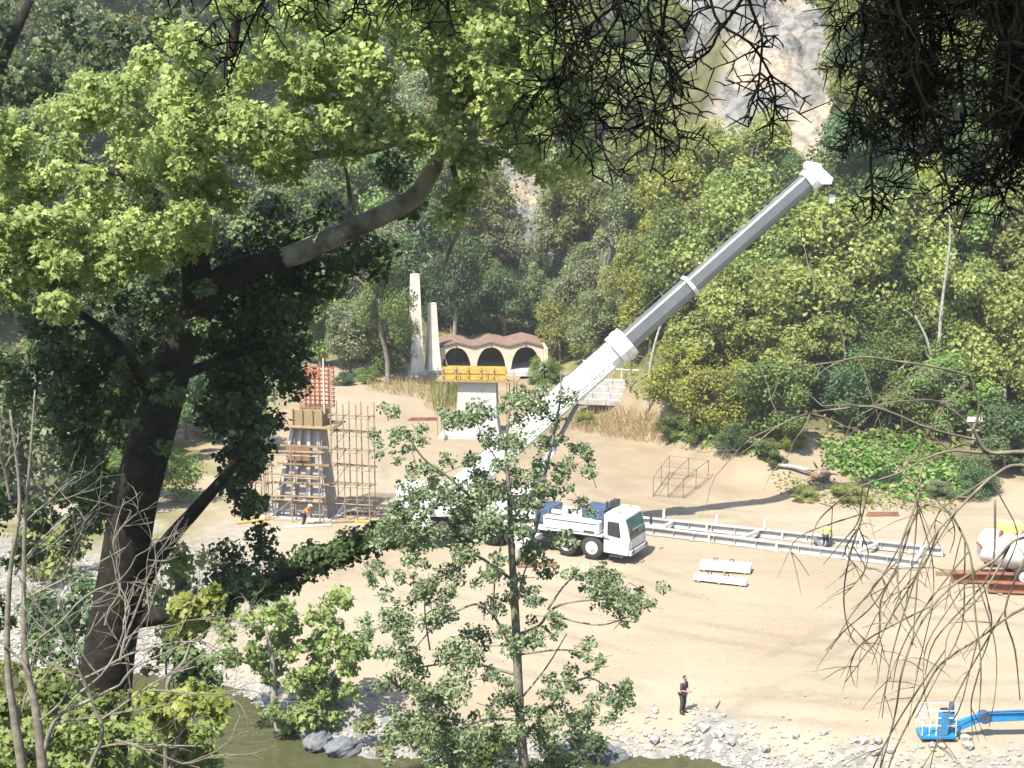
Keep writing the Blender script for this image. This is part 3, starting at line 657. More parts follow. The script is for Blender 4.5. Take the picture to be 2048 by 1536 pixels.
def left_pier():
    p = GT(612, 1030); rz = R(-12); e = empty('concrete_pier', p, rz, 'grey bridge pier under construction with boarded formwork on top', 'pier')
    H = 6.1
    def tap(mb, x0, x1, X0, X1, y0, y1, Y0, Y1, z0, z1):
        mb._add([(x0, y0, z0), (x1, y0, z0), (x1, y1, z0), (x0, y1, z0), (X0, Y0, z1), (X1, Y0, z1), (X1, Y1, z1), (X0, Y1, z1)], [(3, 2, 1, 0), (4, 5, 6, 7), (0, 1, 5, 4), (1, 2, 6, 5), (2, 3, 7, 6), (3, 0, 4, 7)])
    mb = MB(); tap(mb, -2.1, 2.0, -.7, 1.3, -.8, 1.0, -.45, .75, -.3, H); mb.build('shaft', 'concrete', e)
    for f in (0, .33, .66, 1.0):                          # formwork ribs leaning with the taper
        xb = -1.9 + 3.7 * f; xt = -.55 + 1.7 * f
        mb = MB(); tap(mb, xb - .13, xb + .13, xt - .11, xt + .11, -1.08, -.79, -.68, -.44, -.25, H - .2); mb.build('rib', 'concrete_white' if f in (0, .66) else 'concrete', e)
    for k, z in enumerate((1.0, 2.3, 3.6, 4.8)):
        mb = MB(); xw = 2.05 - z * .14; mb.box((.1 + z * .04, -1.05 + z * .05, z), (2 * xw + .6, .09, .14)); mb.build('waling', 'timber', e)
    MB().box((-.1, -1.0, 4.35), (1.65, .07, .95)).build('formwork_panel', 'brown_board', e)
    MB().box((1.32, .1, 4.6), (.07, 1.5, 2.6)).build('formwork_panel', 'concrete', e)
    MB().box((.55, .1, H + .55), (2.1, 1.75, 1.15)).build('form_box', 'timber', e)
    for x in (-.45, .2, .9, 1.55): MB().box((x, -.83, H + .55), (.09, .1, 1.3)).build('form_stud', 'timber', e)
    MB().box((.4, .0, H + .05), (4.2, 2.6, .08)).build('deck', 'timber', e)
    MB().box((-.1, .1, -.12), (5.2, 3.4, .3)).build('footing', 'concrete_white', e)
    b = e.matrix_basis @ Vector((.95, .1, H + 1.1)); c = empty('rebar_cage', b, rz, 'rust-red rebar cage standing on top of the scaffolded pier', 'rebar cage')
    for i in range(7):
        for j in (0, 1): MB().tube([(-.95 + i * .32, -.55 + 1.1 * j, -.05), (-.95 + i * .32, -.55 + 1.1 * j, 2.75 + .15 * ((i * 3) % 2))], .035, 5).build('vertical_bar', 'rebar_red', c)
    for k in range(10):
        z = .15 + k * .28; MB().tube([(-1, -.6, z), (1.02, -.6, z), (1.02, .6, z), (-1, .6, z), (-1, -.6, z)], .03, 4).build('hoop', 'rebar_red', c)
    MB().box((-.3, -.66, 2.45), (1.5, .04, .5)).build('safety_board', 'rebar_red', c)
    MB().tube([(.72, -.72, -.2), (.72, -.72, 3.5)], .05, 6).build('pole', 'offwhite', c)
    # scaffold towers either side
    q = e.matrix_basis @ Vector((2.3, -1.2, 0)); scaffold('scaffold_tower', (q.x, q.y, tz(q.x, q.y)), rz, 3, 1, 6, .85, 1.2, 1.15, 'rusty tube scaffold tower with plank decks right of the grey pier', 2)
    q = e.matrix_basis @ Vector((-4.4, -1.6, 0)); scaffold('scaffold_tower', (q.x, q.y, tz(q.x, q.y)), rz, 3, 1, 4, .75, 1.1, 1.1, 'low scaffold tower left of the grey pier, half behind dark leaves', 2)
    q = e.matrix_basis @ Vector((-2.0, -2.3, 0)); scaffold('scaffold_tower', (q.x, q.y, tz(q.x, q.y)), rz, 2, 1, 3, 1.9, .7, 1.5, 'open tube scaffold with plank decks standing across the face of the grey pier', 2)
    for (dx, dy, l, a, m_, lab) in [(2.6, -1.8, 2.6, .2, 'timber', 'loose timber plank on the ground right of the pier'), (4.2, -1.2, 2.2, -.1, 'yellow_board', 'yellow plank lying in the shadow of the pier'), (-2.6, -2.6, 2.4, .5, 'yellow_board', 'yellow plank left of the worker in orange'),
                              (1.2, -3.0, 3.0, .15, 'offwhite', 'pale board on the ground in front of the pier'), (4.8, -3.2, 2.2, .0, 'timber', 'single plank on bare sand near the counterweight'), (3.9, .8, 2.4, .1, 'rust', 'reddish plank beside the foot of the scaffold')]:
        q = e.matrix_basis @ Vector((dx, dy, 0)); z = tz(q.x, q.y); o = MB().box((0, 0, 0), (l, .28, .09)).build('plank', m_); o.location = (q.x, q.y, z + .06); o.rotation_euler = (0, 0, a); tag(o, lab, 'plank')
left_pier()
def mid_pier():
    p = GT(955, 872); e = empty('concrete_pier', p, R(-6), 'white flared concrete pier behind the slim tree with yellow formwork on top', 'pier')
    Hh = 4.6; mb = MB(); prof = [(-2.25, -.3), (2.0, -.3), (1.75, 1.4), (1.62, Hh), (-1.5, Hh), (-1.62, 2.6), (-1.85, 1.2)]
    mb.extrude([(x, -.8, z) for x, z in prof], (0, 1.6, 0)); mb.build('shaft', 'concrete_white', e)
    MB().box((-.1, -.86, Hh * .42), (3.5, .06, .1)).build('joint_strip', 'concrete', e)
    MB().box((.1, 0, Hh + .12), (6.8, 2.6, .1)).build('deck', 'timber', e)
    for k in range(5): MB().box((-2.2 + k * 1.05, -.95, Hh + .72), (.95, .12, 1.1)).build('formwork_panel', 'yellow_board', e)
    for k in range(6): MB().box((-2.7 + k * 1.05, -1.08, Hh + .72), (.09, .1, 1.3)).build('form_stud', 'yellow_board', e)
    MB().box((-.1, .95, Hh + .6), (5.0, .12, .9)).build('formwork_panel', 'yellow_board', e)
    for x in (-3.1, -1.4, .9, 3.2): MB().tube([(x, -1.25, Hh), (x, -1.25, Hh + 1.25)], .04, 5).build('rail_post', 'scaffold', e)
    for z in (.6, 1.15): MB().tube([(-3.2, -1.25, Hh + z), (3.3, -1.25, Hh + z)], .03, 5).build('hand_rail', 'scaffold', e)
    for x in (-3.2, -2.6, 2.6, 3.2):
        for y in (-1.15, 1.0): MB().tube([(x, y, -.2), (x, y, Hh + .1)], .045, 5).build('prop', 'scaffold', e)
    MB().box((0, 0, -.1), (6.2, 3.4, .4)).build('footing', 'concrete_white', e)
mid_pier()
def misc_site():
    # stepped retaining wall beside the pale trunk, under the boom
    p = GT(1230, 812, 80); e = empty('retaining_wall', p, R(-14), 'grey stepped block wall under the boom beside the pale trunk', 'wall')
    for k in range(4):
        for j in range(5): MB().box((-3.2 + j * 1.62 + .3 * (k % 2), k * .55, .25 + k * .5), (1.58, .7, .48)).build('block', 'concrete', e)
    for j in range(5): MB().tube([(-3.0 + j * 1.6, 2.0, 2.0), (-3.0 + j * 1.6, 2.0, 3.0)], .05, 5).build('rail_post', 'offwhite', e)
    MB().tube([(-3.2, 2.0, 2.9), (3.6, 2.0, 2.9)], .05, 5).build('rail', 'offwhite', e)
    # guard rail at the right edge
    p = GT(1985, 868, 90); e = empty('guard_rail', p + Vector((0, -2.5, .6)), R(-4), 'pale roadside guard rail on the slope at the right edge', 'guard rail')
    for k in range(6): MB().box((-2.2 + k * 1.6, 0, .2), (.12, .12, 1.9)).build('post', 'concrete', e)
    MB().box((1.8, -.1, 1.0), (9, .08, .36)).build('beam', 'offwhite', e)
    MB().box((1.8, -.1, .2), (9, .06, .14)).build('beam', 'concrete', e)
    # wire frame of reinforcement standing on the spoil bank
    A, B, C_, D_ = GT(1306, 997), GT(1366, 1001), GT(1416, 960), GT(1338, 950)
    e = empty('reinforcement_cage', A, 0, 'thin open box frame of rebar standing on the sandy bank', 'rebar frame'); up_ = Vector((0, 0, 1.45))
    mid = lambda p, q: (p + q) / 2
    foot_ = [A, mid(A, B), B, mid(B, C_), C_, mid(C_, D_), D_, mid(D_, A)]
    for p in foot_: MB().tube([p - Vector((0, 0, .1)), p + up_], .03, 5).build('upright', 'cage_steel', e, world=True)
    for h_ in (.1, 1.4):
        for k in range(4): MB().tube([foot_[2 * k] + Vector((0, 0, h_)), foot_[(2 * k + 2) % 8] + Vector((0, 0, h_))], .026, 4).build('long_bar', 'cage_steel', e, world=True)
        MB().tube([foot_[1] + Vector((0, 0, h_)), foot_[5] + Vector((0, 0, h_))], .026, 4).build('cross_bar', 'cage_steel', e, world=True); MB().tube([foot_[3] + Vector((0, 0, h_)), foot_[7] + Vector((0, 0, h_))], .026, 4).build('cross_bar', 'cage_steel', e, world=True)
    # fallen log and stump
    a, b = GT(1545, 938, 80), GT(1650, 962, 80); a.z += .3; b.z += .3
    MBl = MB(); MBl.tube(smooth_path([a, (a + b) / 2 + Vector((0, 0, .15)), b], 4), lerp_list([.12, .17, .2], 9), 8); tag(MBl.build('fallen_log', 'bark_pale', None, True), 'pale barkless log lying at the edge of the weeds', 'log')
    p = GT(1640, 965, 80); e = empty('tree_stump', p, 0, 'uprooted stump with dark root plate at the end of the pale log', 'stump')
    rp_ = bpy.data.objects.new('root_plate', BIG[1].copy()); COL.objects.link(rp_); rp_.parent = e; rp_.scale = (.75, .3, .62); rp_.location = (0, 0, .42); rp_.data.materials.clear(); rp_.data.materials.append(M['brown_board'])
    MB().lathe([(.26, 0), (.24, .5), (.2, .52)], (.1, -.1, .55), (-.5, -1, .25), 10).build('broken_trunk', 'bark_pale', e, True)
    for k in range(9):
        a = k * .7; MB().tube([(math.cos(a) * .5, 0, .6 + math.sin(a) * .5), (math.cos(a) * .95, -.15, .6 + math.sin(a) * .9), (math.cos(a) * 1.25, -.35, .55 + math.sin(a) * 1.15)], [.09, .06, .02], 5).build('root', 'bark_grey', e, True)
misc_site()

# ================================================================ STEEL, BEAMS
def girders():
    a0, a1 = G(1290, 1068, .0), G(1842, 1137, .0); b0, b1 = G(1270, 1048, .0), G(1885, 1112, .0)
    e = empty('bridge_deck_frame', a0, 0, 'two long parallel white steel girders with cross beams laid out on the sand', 'girders')
    def girder(p, q):
        d = (q - p); L = d.length; ang = math.atan2(d.y, d.x); T = Matrix.Translation(p) @ Matrix.Rotation(ang, 4, 'Z')
        for k in range(4):                              # spliced lengths of an I-section
            x0, x1 = L * k / 4 + .02, L * (k + 1) / 4 - .02; cx, lx = (x0 + x1) / 2, x1 - x0
            mb = MB(T); mb.box((cx, 0, .50), (lx, .36, .06)); mb.box((cx, 0, .28), (lx, .05, .40)); mb.box((cx, 0, .06), (lx, .36, .06)); mb.build('girder_length', 'girder_paint', e, world=True)
            mb = MB(T); mb.box((x1, 0, .29), (.12, .4, .54)); mb.build('splice_plate', 'offwhite', e, world=True)
        for k in range(13):
            for s_ in (-1, 1):
                mb = MB(T); mb.box((.6 + k * (L - 1.2) / 12, s_ * .1, .28), (.03, .15, .39)); mb.build('stiffener', 'girder_paint', e, world=True)
        return T, L
    Ta, La = girder(a0, a1); Tb, Lb = girder(b0, b1)
    for f, g, mt in ((.06, .13, 'white_paint'), (.36, .42, 'offwhite'), (.66, .60, 'boom_grey'), (.78, .80, 'offwhite'), (.98, .94, 'white_paint')):
        p = Ta @ Vector((La * f, .25, .42)); q = Tb @ Vector((Lb * g, -.25, .42)); MB().tube([p, q], .13, 6).build('cross_beam', mt, e, world=True)
    for g in (.10, .28, .44, .74): 
        mb = MB(Tb); mb.box((Lb * g, 0, .9), (.14, .14, .52)); mb.build('lifting_lug', 'white_paint', e, world=True)
    for k in range(7):
        for T, L in ((Ta, La), (Tb, Lb)):
            mb = MB(T); mb.box((L * (k + .3) / 7, 0, -.02), (.25, .9, .1)); mb.build('sleeper', 'timber', e, world=True)
    return Tb, Lb
TB, LB = girders()
def slabs():
    for (x0, y0, x1, y1, w_, hgt, lab) in [(1398, 1142, 1500, 1150, 1.0, .38, 'white concrete beam with lifting holes lying behind a slimmer one'), (1386, 1163, 1492, 1175, .42, .3, 'slim white concrete beam lying in front of a wider one')]:
        p, q = G(x0, y0, 0), G(x1, y1, 0); d = q - p; L = d.length; z = tz(p.x, p.y)
        e = empty('concrete_beam', (p.x, p.y, z), math.atan2(d.y, d.x), lab, 'beam')
        MB().box((L / 2, w_ / 2, .1 + hgt / 2), (L, w_, hgt)).build('body', 'white_paint', e, bevel=.03)
        MB().box((L / 2, w_ / 2, .12 + hgt), (L * .97, w_ * .3, .07)).build('rib', 'offwhite', e)
        for f in (.1, .5, .9): MB().box((L * f, w_ / 2, .04), (.14, w_ + .2, .1)).build('sleeper', 'timber', e)
        for f in (.3, .62): MB().tube([(L * f - .12, w_ / 2, .1 + hgt), (L * f - .08, w_ / 2, .35 + hgt), (L * f + .08, w_ / 2, .35 + hgt), (L * f + .12, w_ / 2, .1 + hgt)], .03, 5).build('lifting_loop', 'steel_dark', e)
slabs()
for (px, py, l, a, m_, lab) in [(845, 842, 2.6, .05, 'rust', 'reddish timber bundle on the sand left of the white pier'), (1075, 1138, 2.4, .1, 'brown_board', 'brown timber bundle on the ground beside the crane wheels'), (1765, 1034, 2.2, .0, 'brown_board', 'dark branch-like timber on the sand right of the girders'), (1435, 1412, .8, 1.2, 'timber', 'short wooden stake lying right of the standing person')]:
    p = GT(px, py); e = empty('timber_bundle' if l > 1 else 'wooden_stake', p, a, lab, 'timber')
    for k in range(3 if l > 1 else 1): MB().box((.1 * k, k * .2, .08 + .1 * (k % 2)), (l * (1 - .1 * k), .16, .12) if l > 1 else (l, .07, .06)).build('baulk', m_, e)

# ================================================================ MOBILE CRANE
def wheel(e, c, r, w_, T=None):
    wh = MB(); prof = [(r * .55, -w_ / 2), (r * .9, -w_ / 2), (r, -w_ / 2 + .07), (r, w_ / 2 - .07), (r * .9, w_ / 2), (r * .55, w_ / 2)]
    o = wh.lathe(prof, c, (0, 1, 0), 22).build('wheel', 'tyre', e, True)
    MB().lathe([(r * .56, -w_ / 2 - .005), (r * .5, -w_ / 2 - .02), (r * .45, -w_ / 2 + .08), (r * .22, -w_ / 2 + .05), (r * .2, -w_ / 2 - .06), (.03, -w_ / 2 - .08)], c, (0, 1, 0), 18).build('rim', 'rim', o)
    for k in range(8):
        a = k * math.pi / 4; MB().box((c[0] + math.cos(a) * r * .33, c[1] - w_ / 2 + .05, c[2] + math.sin(a) * r * .33), (.07, .06, .07)).build('wheel_nut', 'steel_dark', o)
def crane():
    hd = R(-27); fr = G(1256, 1131, 0); Rm = Matrix.Rotation(hd, 4, 'Z')
    org = Vector(fr) - Rm.to_3x3() @ Vector((0, -1.375, 0)); org.z = 0.03
    e = empty('mobile_crane', org, hd, 'white mobile crane with grey telescopic boom raised to the right', 'crane')
    # carrier
    MB().box((-8.3, 0, 1.05), (13.4, 1.1, .55)).build('chassis', 'steel_dark', e)
    MB().box((-8.2, 0, 1.5), (13.0, 2.66, .16)).build('deck', 'white_paint', e)
    for s_ in (-1, 1):
        MB().box((-3.75, s_ * 1.1, 1.98), (3.7, .55, .72)).build('side_locker', 'white_paint', e, bevel=.05)
        MB().box((-3.75, s_ * 1.385, 2.2), (3.4, .02, .05)).build('trim_line', 'steel_dark', e)
        MB().box((-2.55, s_ * 1.385, 1.72), (.7, .02, .1)).build('vent', 'steel_dark', e)
        MB().box((-3.1, s_ * 1.12, 1.45), (3.5, .5, .06)).build('fender', 'steel_dark', e)
        MB().box((-11.6, s_ * 1.1, 1.75), (4.4, .5, .36)).build('rear_locker', 'white_paint', e, bevel=.04)
        MB().box((-6.6, s_ * 1.12, 1.15), (1.5, .46, .6)).build('fuel_tank', 'navy_paint', e, bevel=.05)
    MB().box((-2.6, .1, 2.65), (1.5, 1.7, .62)).build('equipment_box', 'navy_paint', e, bevel=.04)
    MB().box((-5.9, .1, 2.2), (1.0, 1.9, .9)).build('equipment_box', 'navy_paint', e, bevel=.04)
    MB().tube([(-5.2, -.9, 2.55), (-3.2, -.9, 2.55)], .14, 8).build('hose_roll', 'offwhite', e)
    MB().tube([(-1.75, -.5, 2.3), (-1.75, -.5, 3.45)], .09, 8).build('exhaust', 'steel_dark', e)
    MB().box((-1.72, .6, 2.95), (.35, .8, .7)).build('air_intake', 'steel_dark', e)
    for x in (-2.38, -4.05, -7.6, -9.25, -10.9, -12.6):
        for s_ in (-1, 1): wheel(e, (x, s_ * 1.08 , .72), .72, .52)
    # cab
    cabp = [(-1.62, .55), (-.04, .50), (.06, 1.42), (-.10, 2.15), (-.30, 2.78), (-.5, 2.92), (-1.62, 2.92)]
    cb = MB().extrude([(x, -1.32, z) for x, z in cabp], (0, 2.64, 0)).build('cab', 'white_paint', e, bevel=.05)
    d = Vector((-.36, 0, 1.36)).normalized()
    def slant(name, z0, z1, y0, y1, m_, off):
        f = lambda z: (.06 - (z - 1.42) * .235 if z < 2.15 else -.11 - (z - 2.15) * .317) + off
        ms = [z0, min(max(2.15, z0), z1), z1]; mb = MB()
        for i in range(2):
            if ms[i + 1] - ms[i] < .02: continue
            mb._add([(f(ms[i]), y0, ms[i]), (f(ms[i]), y1, ms[i]), (f(ms[i + 1]), y1, ms[i + 1]), (f(ms[i + 1]), y0, ms[i + 1])], [(0, 1, 2, 3)])
        return mb.build(name, m_, cb)
    slant('windscreen', 1.98, 2.66, -1.18, 1.18, 'glass_teal', .022); slant('lower_screen', 1.46, 1.9, -1.18, 1.18, 'glass_dark', .022)
    slant('dash_panel', 1.62, 1.9, .15, 1.1, 'green_print', .03)
    MB().box((.07, 0, 1.1), (.06, 2.3, .34)).build('grille', 'offwhite', cb)
    MB().box((.1, 0, .68), (.16, 2.66, .3)).build('bumper', 'offwhite', cb, bevel=.03)
    for y in (-1.02, 1.02): MB().lathe([(.13, 0), (.12, .04), (.02, .05)], (.19, y, .74), (1, 0, 0), 12).build('headlight', 'glass_dark', cb)
    for s_ in (-1, 1):
        dr = MB().box((-.95, s_ * 1.33, 1.75), (.98, .03, 2.0)).build('door', 'white_paint', cb, bevel=.02)
        MB().extrude([(-1.36, s_ * 1.352, 1.66), (-.5, s_ * 1.352, 1.55), (-.62, s_ * 1.352, 2.5), (-1.36, s_ * 1.352, 2.5)], (0, s_ * .012, 0)).build('window', 'glass_dark', dr)
        MB().box((-1.3, s_ * 1.36, 1.4), (.16, .03, .05)).build('handle', 'steel_dark', dr)
        MB().box((-.75, s_ * 1.3, .42), (.9, .3, .1)).build('step', 'steel_dark', cb)
        MB().tube([(-.05, s_ * 1.3, 2.5), (.25, s_ * 1.55, 2.45), (.25, s_ * 1.55, 1.9)], .025, 5).build('mirror_arm', 'steel_dark', cb)
        MB().box((.25, s_ * 1.56, 2.05), (.08, .2, .5)).build('mirror', 'steel_dark', cb)
    MB().lathe([(.09, 0), (.09, .14), (.02, .17)], (-.8, -.8, 2.92), (0, 0, 1), 10).build('beacon', 'yellow_board', cb)
    MB().lathe([(.09, 0), (.09, .14), (.02, .17)], (-.8, .8, 2.92), (0, 0, 1), 10).build('beacon', 'yellow_board', cb)
    # outriggers
    for x in (-6.0, -14.4):
        for s_ in (-1, 1):
            ob = MB().box((x, s_ * 2.4, .98), (.42, 2.9, .36)).build('outrigger', 'white_paint', e)
            MB().tube([(x, s_ * 3.7, 1.2), (x, s_ * 3.7, .12)], .12, 10).build('jack', 'boom_grey', ob)
            MB().box((x, s_ * 3.7, .06), (1.1, 1.1, .12)).build('base_plate', 'timber', ob)
    MB().box((-14.9, 0, 1.1), (.3, 2.7, .8)).build('rear_beam', 'white_paint', e)
    # superstructure, slewed
    tt = Vector((-9.3, 0, 0)); W = e.matrix_basis; tw = W @ tt
    tip0 = P(1632, 350, tw.y + 2.5); sl = math.atan2(tip0.y - tw.y, tip0.x - tw.x)
    T = Matrix.Translation(tw) @ Matrix.Rotation(sl, 4, 'Z')
    def sup(name, m_, fn, par=None, **k):
        mb = MB(T); fn(mb); mb.v = [tuple(W.inverted() @ Vector(p)) for p in mb.v]; return mb.build(name, m_, par or e, **k)
    sup('turntable', 'steel_dark', lambda m: m.lathe([(1.25, 1.5), (1.25, 1.9), (1.1, 2.0)], (0, 0, 0), (0, 0, 1), 24))
    sup('slewing_platform', 'white_paint', lambda m: m.box((-1.4, 0, 2.2), (6.4, 2.5, .5)))
    for y in (-1.0, 1.0): sup('boom_bracket', 'white_paint', lambda m: m.extrude([(-2.9, y - .12, 2.3), (-.6, y - .12, 2.3), (-1.5, y - .12, 4.0), (-2.3, y - .12, 4.0)], (0, .24, 0)))
    for k in range(4): sup('counterweight', 'white_paint' if k != 3 else 'rim', lambda m: m.box((-5.4, 0, 1.75 + k * .52), (1.9 - .1 * (k == 3), 4.0 - .25 * k, .49)), bevel=.06)
    sup('engine_housing', 'white_paint', lambda m: m.box((-3.6, 0, 2.95), (1.9, 2.4, 1.2)), bevel=.06)
    sup('winch_drum', 'steel_dark', lambda m: m.tube([(-4.1, -.7, 3.75), (-4.1, .7, 3.75)], .35, 14))
    oc = sup('operator_cab', 'white_paint', lambda m: m.extrude([(.3, -2.3, 1.9), (2.2, -2.3, 1.9), (2.1, -2.3, 2.9), (1.8, -2.3, 3.6), (.3, -2.3, 3.6)], (0, .95, 0)), bevel=.04)
    sup('cab_window', 'glass_dark', lambda m: m.extrude([(.5, -2.31, 2.6), (1.95, -2.31, 2.6), (1.7, -2.31, 3.45), (.5, -2.31, 3.45)], (0, -.01, 0)), oc)
    sup('cab_front_window', 'glass_teal', lambda m: m._add([(2.18, -2.2, 2.3), (2.18, -1.45, 2.3), (1.87, -1.45, 3.5), (1.87, -2.2, 3.5)], [(0, 1, 2, 3)]), oc)
    # boom
    piv = T @ Vector((-1.9, 0, 3.75)); ax = (tip0 - piv); Lb = ax.length; ax.normalize(); sd_ = ax.cross(Vector((0, 0, 1))).normalized(); up = sd_.cross(ax).normalized()
    def sect(w_, h_): return [(-w_ / 2, h_ * .42), (-w_ * .42, h_ * .5), (w_ * .42, h_ * .5), (w_ / 2, h_ * .42), (w_ / 2, -h_ * .12), (w_ * .40, -h_ * .36), (w_ * .2, -h_ * .5), (-w_ * .2, -h_ * .5), (-w_ * .40, -h_ * .36), (-w_ / 2, -h_ * .12)]
    def seg(name, f0, f1, w0, h0, m_, par=None, w1=None, h1=None):
        s0 = sect(w0, h0); s1 = sect(w1 or w0, h1 or h0); n = len(s0); mb = MB()
        A = piv + ax * Lb * f0; B = piv + ax * Lb * f1
        mb._add([A + sd_ * a + up * b for a, b in s0] + [B + sd_ * a + up * b for a, b in s1], [tuple(range(n)), tuple(range(n, 2 * n))] + [(i, (i + 1) % n, n + (i + 1) % n, n + i) for i in range(n)])
        return mb.build(name, m_, par or e, world=par is None) if par is None else mb
    def wseg(name, par, *a, **k):
        o = seg(name, *a, **k); o.parent = par; return o
    b0 = seg('boom_base', -.02, .455, 1.32, 1.5, 'white_paint')
    for f, ww in ((.03, 1.5), (.17, 1.46), (.30, 1.46)): wseg('boom_band', b0, f, f + .012, ww, ww + .2, 'white_paint')
    wseg('boom_collar', b0, .425, .462, 1.6, 1.85, 'white_paint')
    wseg('collar_wear_pad', b0, .44, .452, 1.66, 1.95, 'offwhite')
    b1 = seg('boom_section', .45, .645, 1.06, 1.16, 'boom_grey')
    wseg('section_collar', b1, .636, .645, 1.24, 1.36, 'offwhite')
    b2 = seg('boom_section', .64, .985, .96, 1.05, 'boom_grey')
    hd_ = wseg('boom_head', b2, .975, .995, 1.15, 1.3, 'white_paint', w1=1.15, h1=1.4)
    Wi = W.inverted()
    def loc(mb): mb.v = [tuple(Wi @ Vector(p)) for p in mb.v]; return mb
    B = piv + ax * Lb
    for s_ in (-1, 1):
        mb = MB(); o_ = sd_ * .45 * s_; mb.extrude([B + o_ + up * .6 - ax * .35, B + o_ + up * .95 + ax * .0, B + o_ + up * .55 + ax * .4, B + o_ - up * .75 + ax * .6, B + o_ - up * .95 + ax * .25, B + o_ - up * .55 - ax * .2], sd_ * .08); loc(mb).build('head_plate', 'white_paint', hd_)
    for (u_, a_) in ((-.62, .4), (.35, .3), (.72, .0)):
        mb = MB(); mb.lathe([(.3, -.3), (.3, -.2), (.2, -.1), (.3, 0), (.2, .1), (.3, .2), (.3, .3)], B + up * u_ + ax * a_, sd_, 16); loc(mb).build('sheave', 'offwhite' if u_ > 0 else 'steel_dark', hd_)
    hk = B - up * .75 + ax * .75; mb = MB()
    for s_ in (-.2, .2): mb.tube([hk + sd_ * s_, hk + sd_ * s_ + Vector((0, 0, -1.1))], .025, 5)
    tag(loc(mb).build('hoist_rope', 'steel_dark', e), kind='stuff')
    mb = MB(); mb.box(hk + Vector((0, 0, -1.4)), (.32, .3, .5)); hb = loc(mb).build('hook_block', 'offwhite', e)
    mb = MB(); mb.tube([hk + Vector((0, 0, -1.7)), hk + Vector((0, 0, -1.95)), hk + Vector((.18, 0, -2.1)), hk + Vector((.22, 0, -1.95))], .06, 6); loc(mb).build('hook', 'steel_dark', hb)
    mb = MB(); w0 = T @ Vector((-4.1, 0, 4.1)); mb.tube([w0, piv + up * .88 + ax * 1.0, piv + ax * Lb * .45 + up * .95, B + up * .72]  , .028, 5); loc(mb).build('hoist_line', 'steel_dark', e)
    for f in (.12, .24, .36): mb = MB(); mb.box(piv + ax * Lb * f + up * .8, (.25, .25, .3)); loc(mb).build('line_guide', 'offwhite', b0)
    # luffing ram and stowed lattice jib along the boom base
    foot = T @ Vector((1.6, 0, 2.4)); top = piv + ax * Lb * .29 - up * .85; mid = foot + (top - foot) * .55
    mb = MB(); mb.tube([foot, mid], .24, 12); loc(mb).build('luffing_cylinder', 'white_paint', e, True)
    mb = MB(); mb.tube([mid, top], .15, 12); loc(mb).build('luffing_rod', 'boom_grey', e, True)
    jb = MB(); o_ = -sd_ * 1.25
    ch = [(-.3, -.3), (.3, -.3), (.3, .3), (-.3, .3)]
    jp = lambda f, a, b: piv + ax * Lb * f + sd_ * (a + 1.25) + up * (b + .05)
    for a, b in ch: jb.tube([jp(.05, a, b), jp(.40, a, b)], .05, 5)
    for k in range(14):
        f0, f1 = .05 + .025 * k, .075 + .025 * k
        for i in range(4):
            a, b = ch[i]; c_, d_ = ch[(i + 1) % 4]; jb.tube([jp(f0, a, b), jp(f1, c_, d_)], .03, 4)
    tag(loc(jb).build('lattice_jib', 'white_paint', e), kind='stuff')
crane()

# ================================================================ MIXER TRUCK, STEEL BEAMS, BLUE LIFT
def mixer():
    p = G(1990, 1172, 0); e = empty('mixer_truck', (p.x, p.y, tz(p.x, p.y)), R(-4), 'concrete mixer truck with white drum and rusty chassis cut by the right edge', 'truck')
    MB().box((4.0, 1.2, .98), (8.6, .9, .24)).build('chassis', 'rust', e)
    mb = MB(); mb.lathe([(.7, -.1), (.92, .1), (1.14, 1.2), (1.18, 2.2), (1.08, 3.6), (.75, 4.4), (.3, 4.6)], (-.55, 1.2, 2.05), (1, 0, -.12), 26); dr = mb.build('drum', 'white_paint', e, True)
    mb = MB(); mb.lathe([(1.195, 0), (1.195, .12)], (1.4, 1.2, 1.82), (1, 0, -.12), 26); mb.build('drum_band', 'offwhite', dr)
    mb = MB(); mb.extrude([(.2, .6, 2.9), (1.4, .6, 2.85), (1.6, .6, 3.35), (.3, .6, 3.4)], (0, 1.2, 0)); mb.build('hopper', 'cream_yellow', e)
    for s_ in (.55, 1.85): MB().tube([(-.3, s_, 1.2), (.35, s_, 3.1)], .08, 6).build('hopper_strut', 'rust', e)
    MB().box((-.5, .9, 1.9), (1.0, .6, .12), Matrix.Rotation(.7, 3, 'Y')).build('chute', 'rust', e)
    MB().box((7.4, 1.2, 2.2), (1.8, 2.4, 2.2)).build('cab', 'white_paint', e, bevel=.08)
    MB().box((7.6, -.02, 2.6), (1.0, .03, .8)).build('side_window', 'glass_dark', e)
    for x in (1.6, 3.0, 7.2):
        for y in (.18, 2.2): wheel(e, (x, y, .55), .55, .4)
    for k, (x0, y0, x1, l, lab) in enumerate([(1872, 1150, 0, 3.2, 'weathered timber baulk on the sand left of the rusty beams'), (1903, 1166, 0, 4.6, 'rusty steel H-beam with its end towards the crane, upper of two'), (1975, 1186, 0, 4.2, 'rusty steel H-beam lying nearer the camera beside the truck wheel')]):
        q = G(x0, y0, 0); b = empty('steel_beam' if k else 'timber_baulk', (q.x, q.y, tz(q.x, q.y)), R(-3 - 2 * k), lab, 'beam'); m_ = 'rust' if k else 'timber'
        if k:
            MB().box((l / 2, 0, .62), (l, .45, .05)).build('flange', m_, b); MB().box((l / 2, 0, .12), (l, .45, .05)).build('flange', m_, b); MB().box((l / 2, 0, .37), (l, .05, .45)).build('web', m_, b)
            for f in (.15, .85): MB().box((l * f, 0, .05), (.2, .9, .09)).build('sleeper', 'timber', b)
        else:
            for j in range(2): MB().box((l / 2 + .3 * j, .35 * j, .14), (l, .25, .24)).build('baulk', m_, b)
mixer()
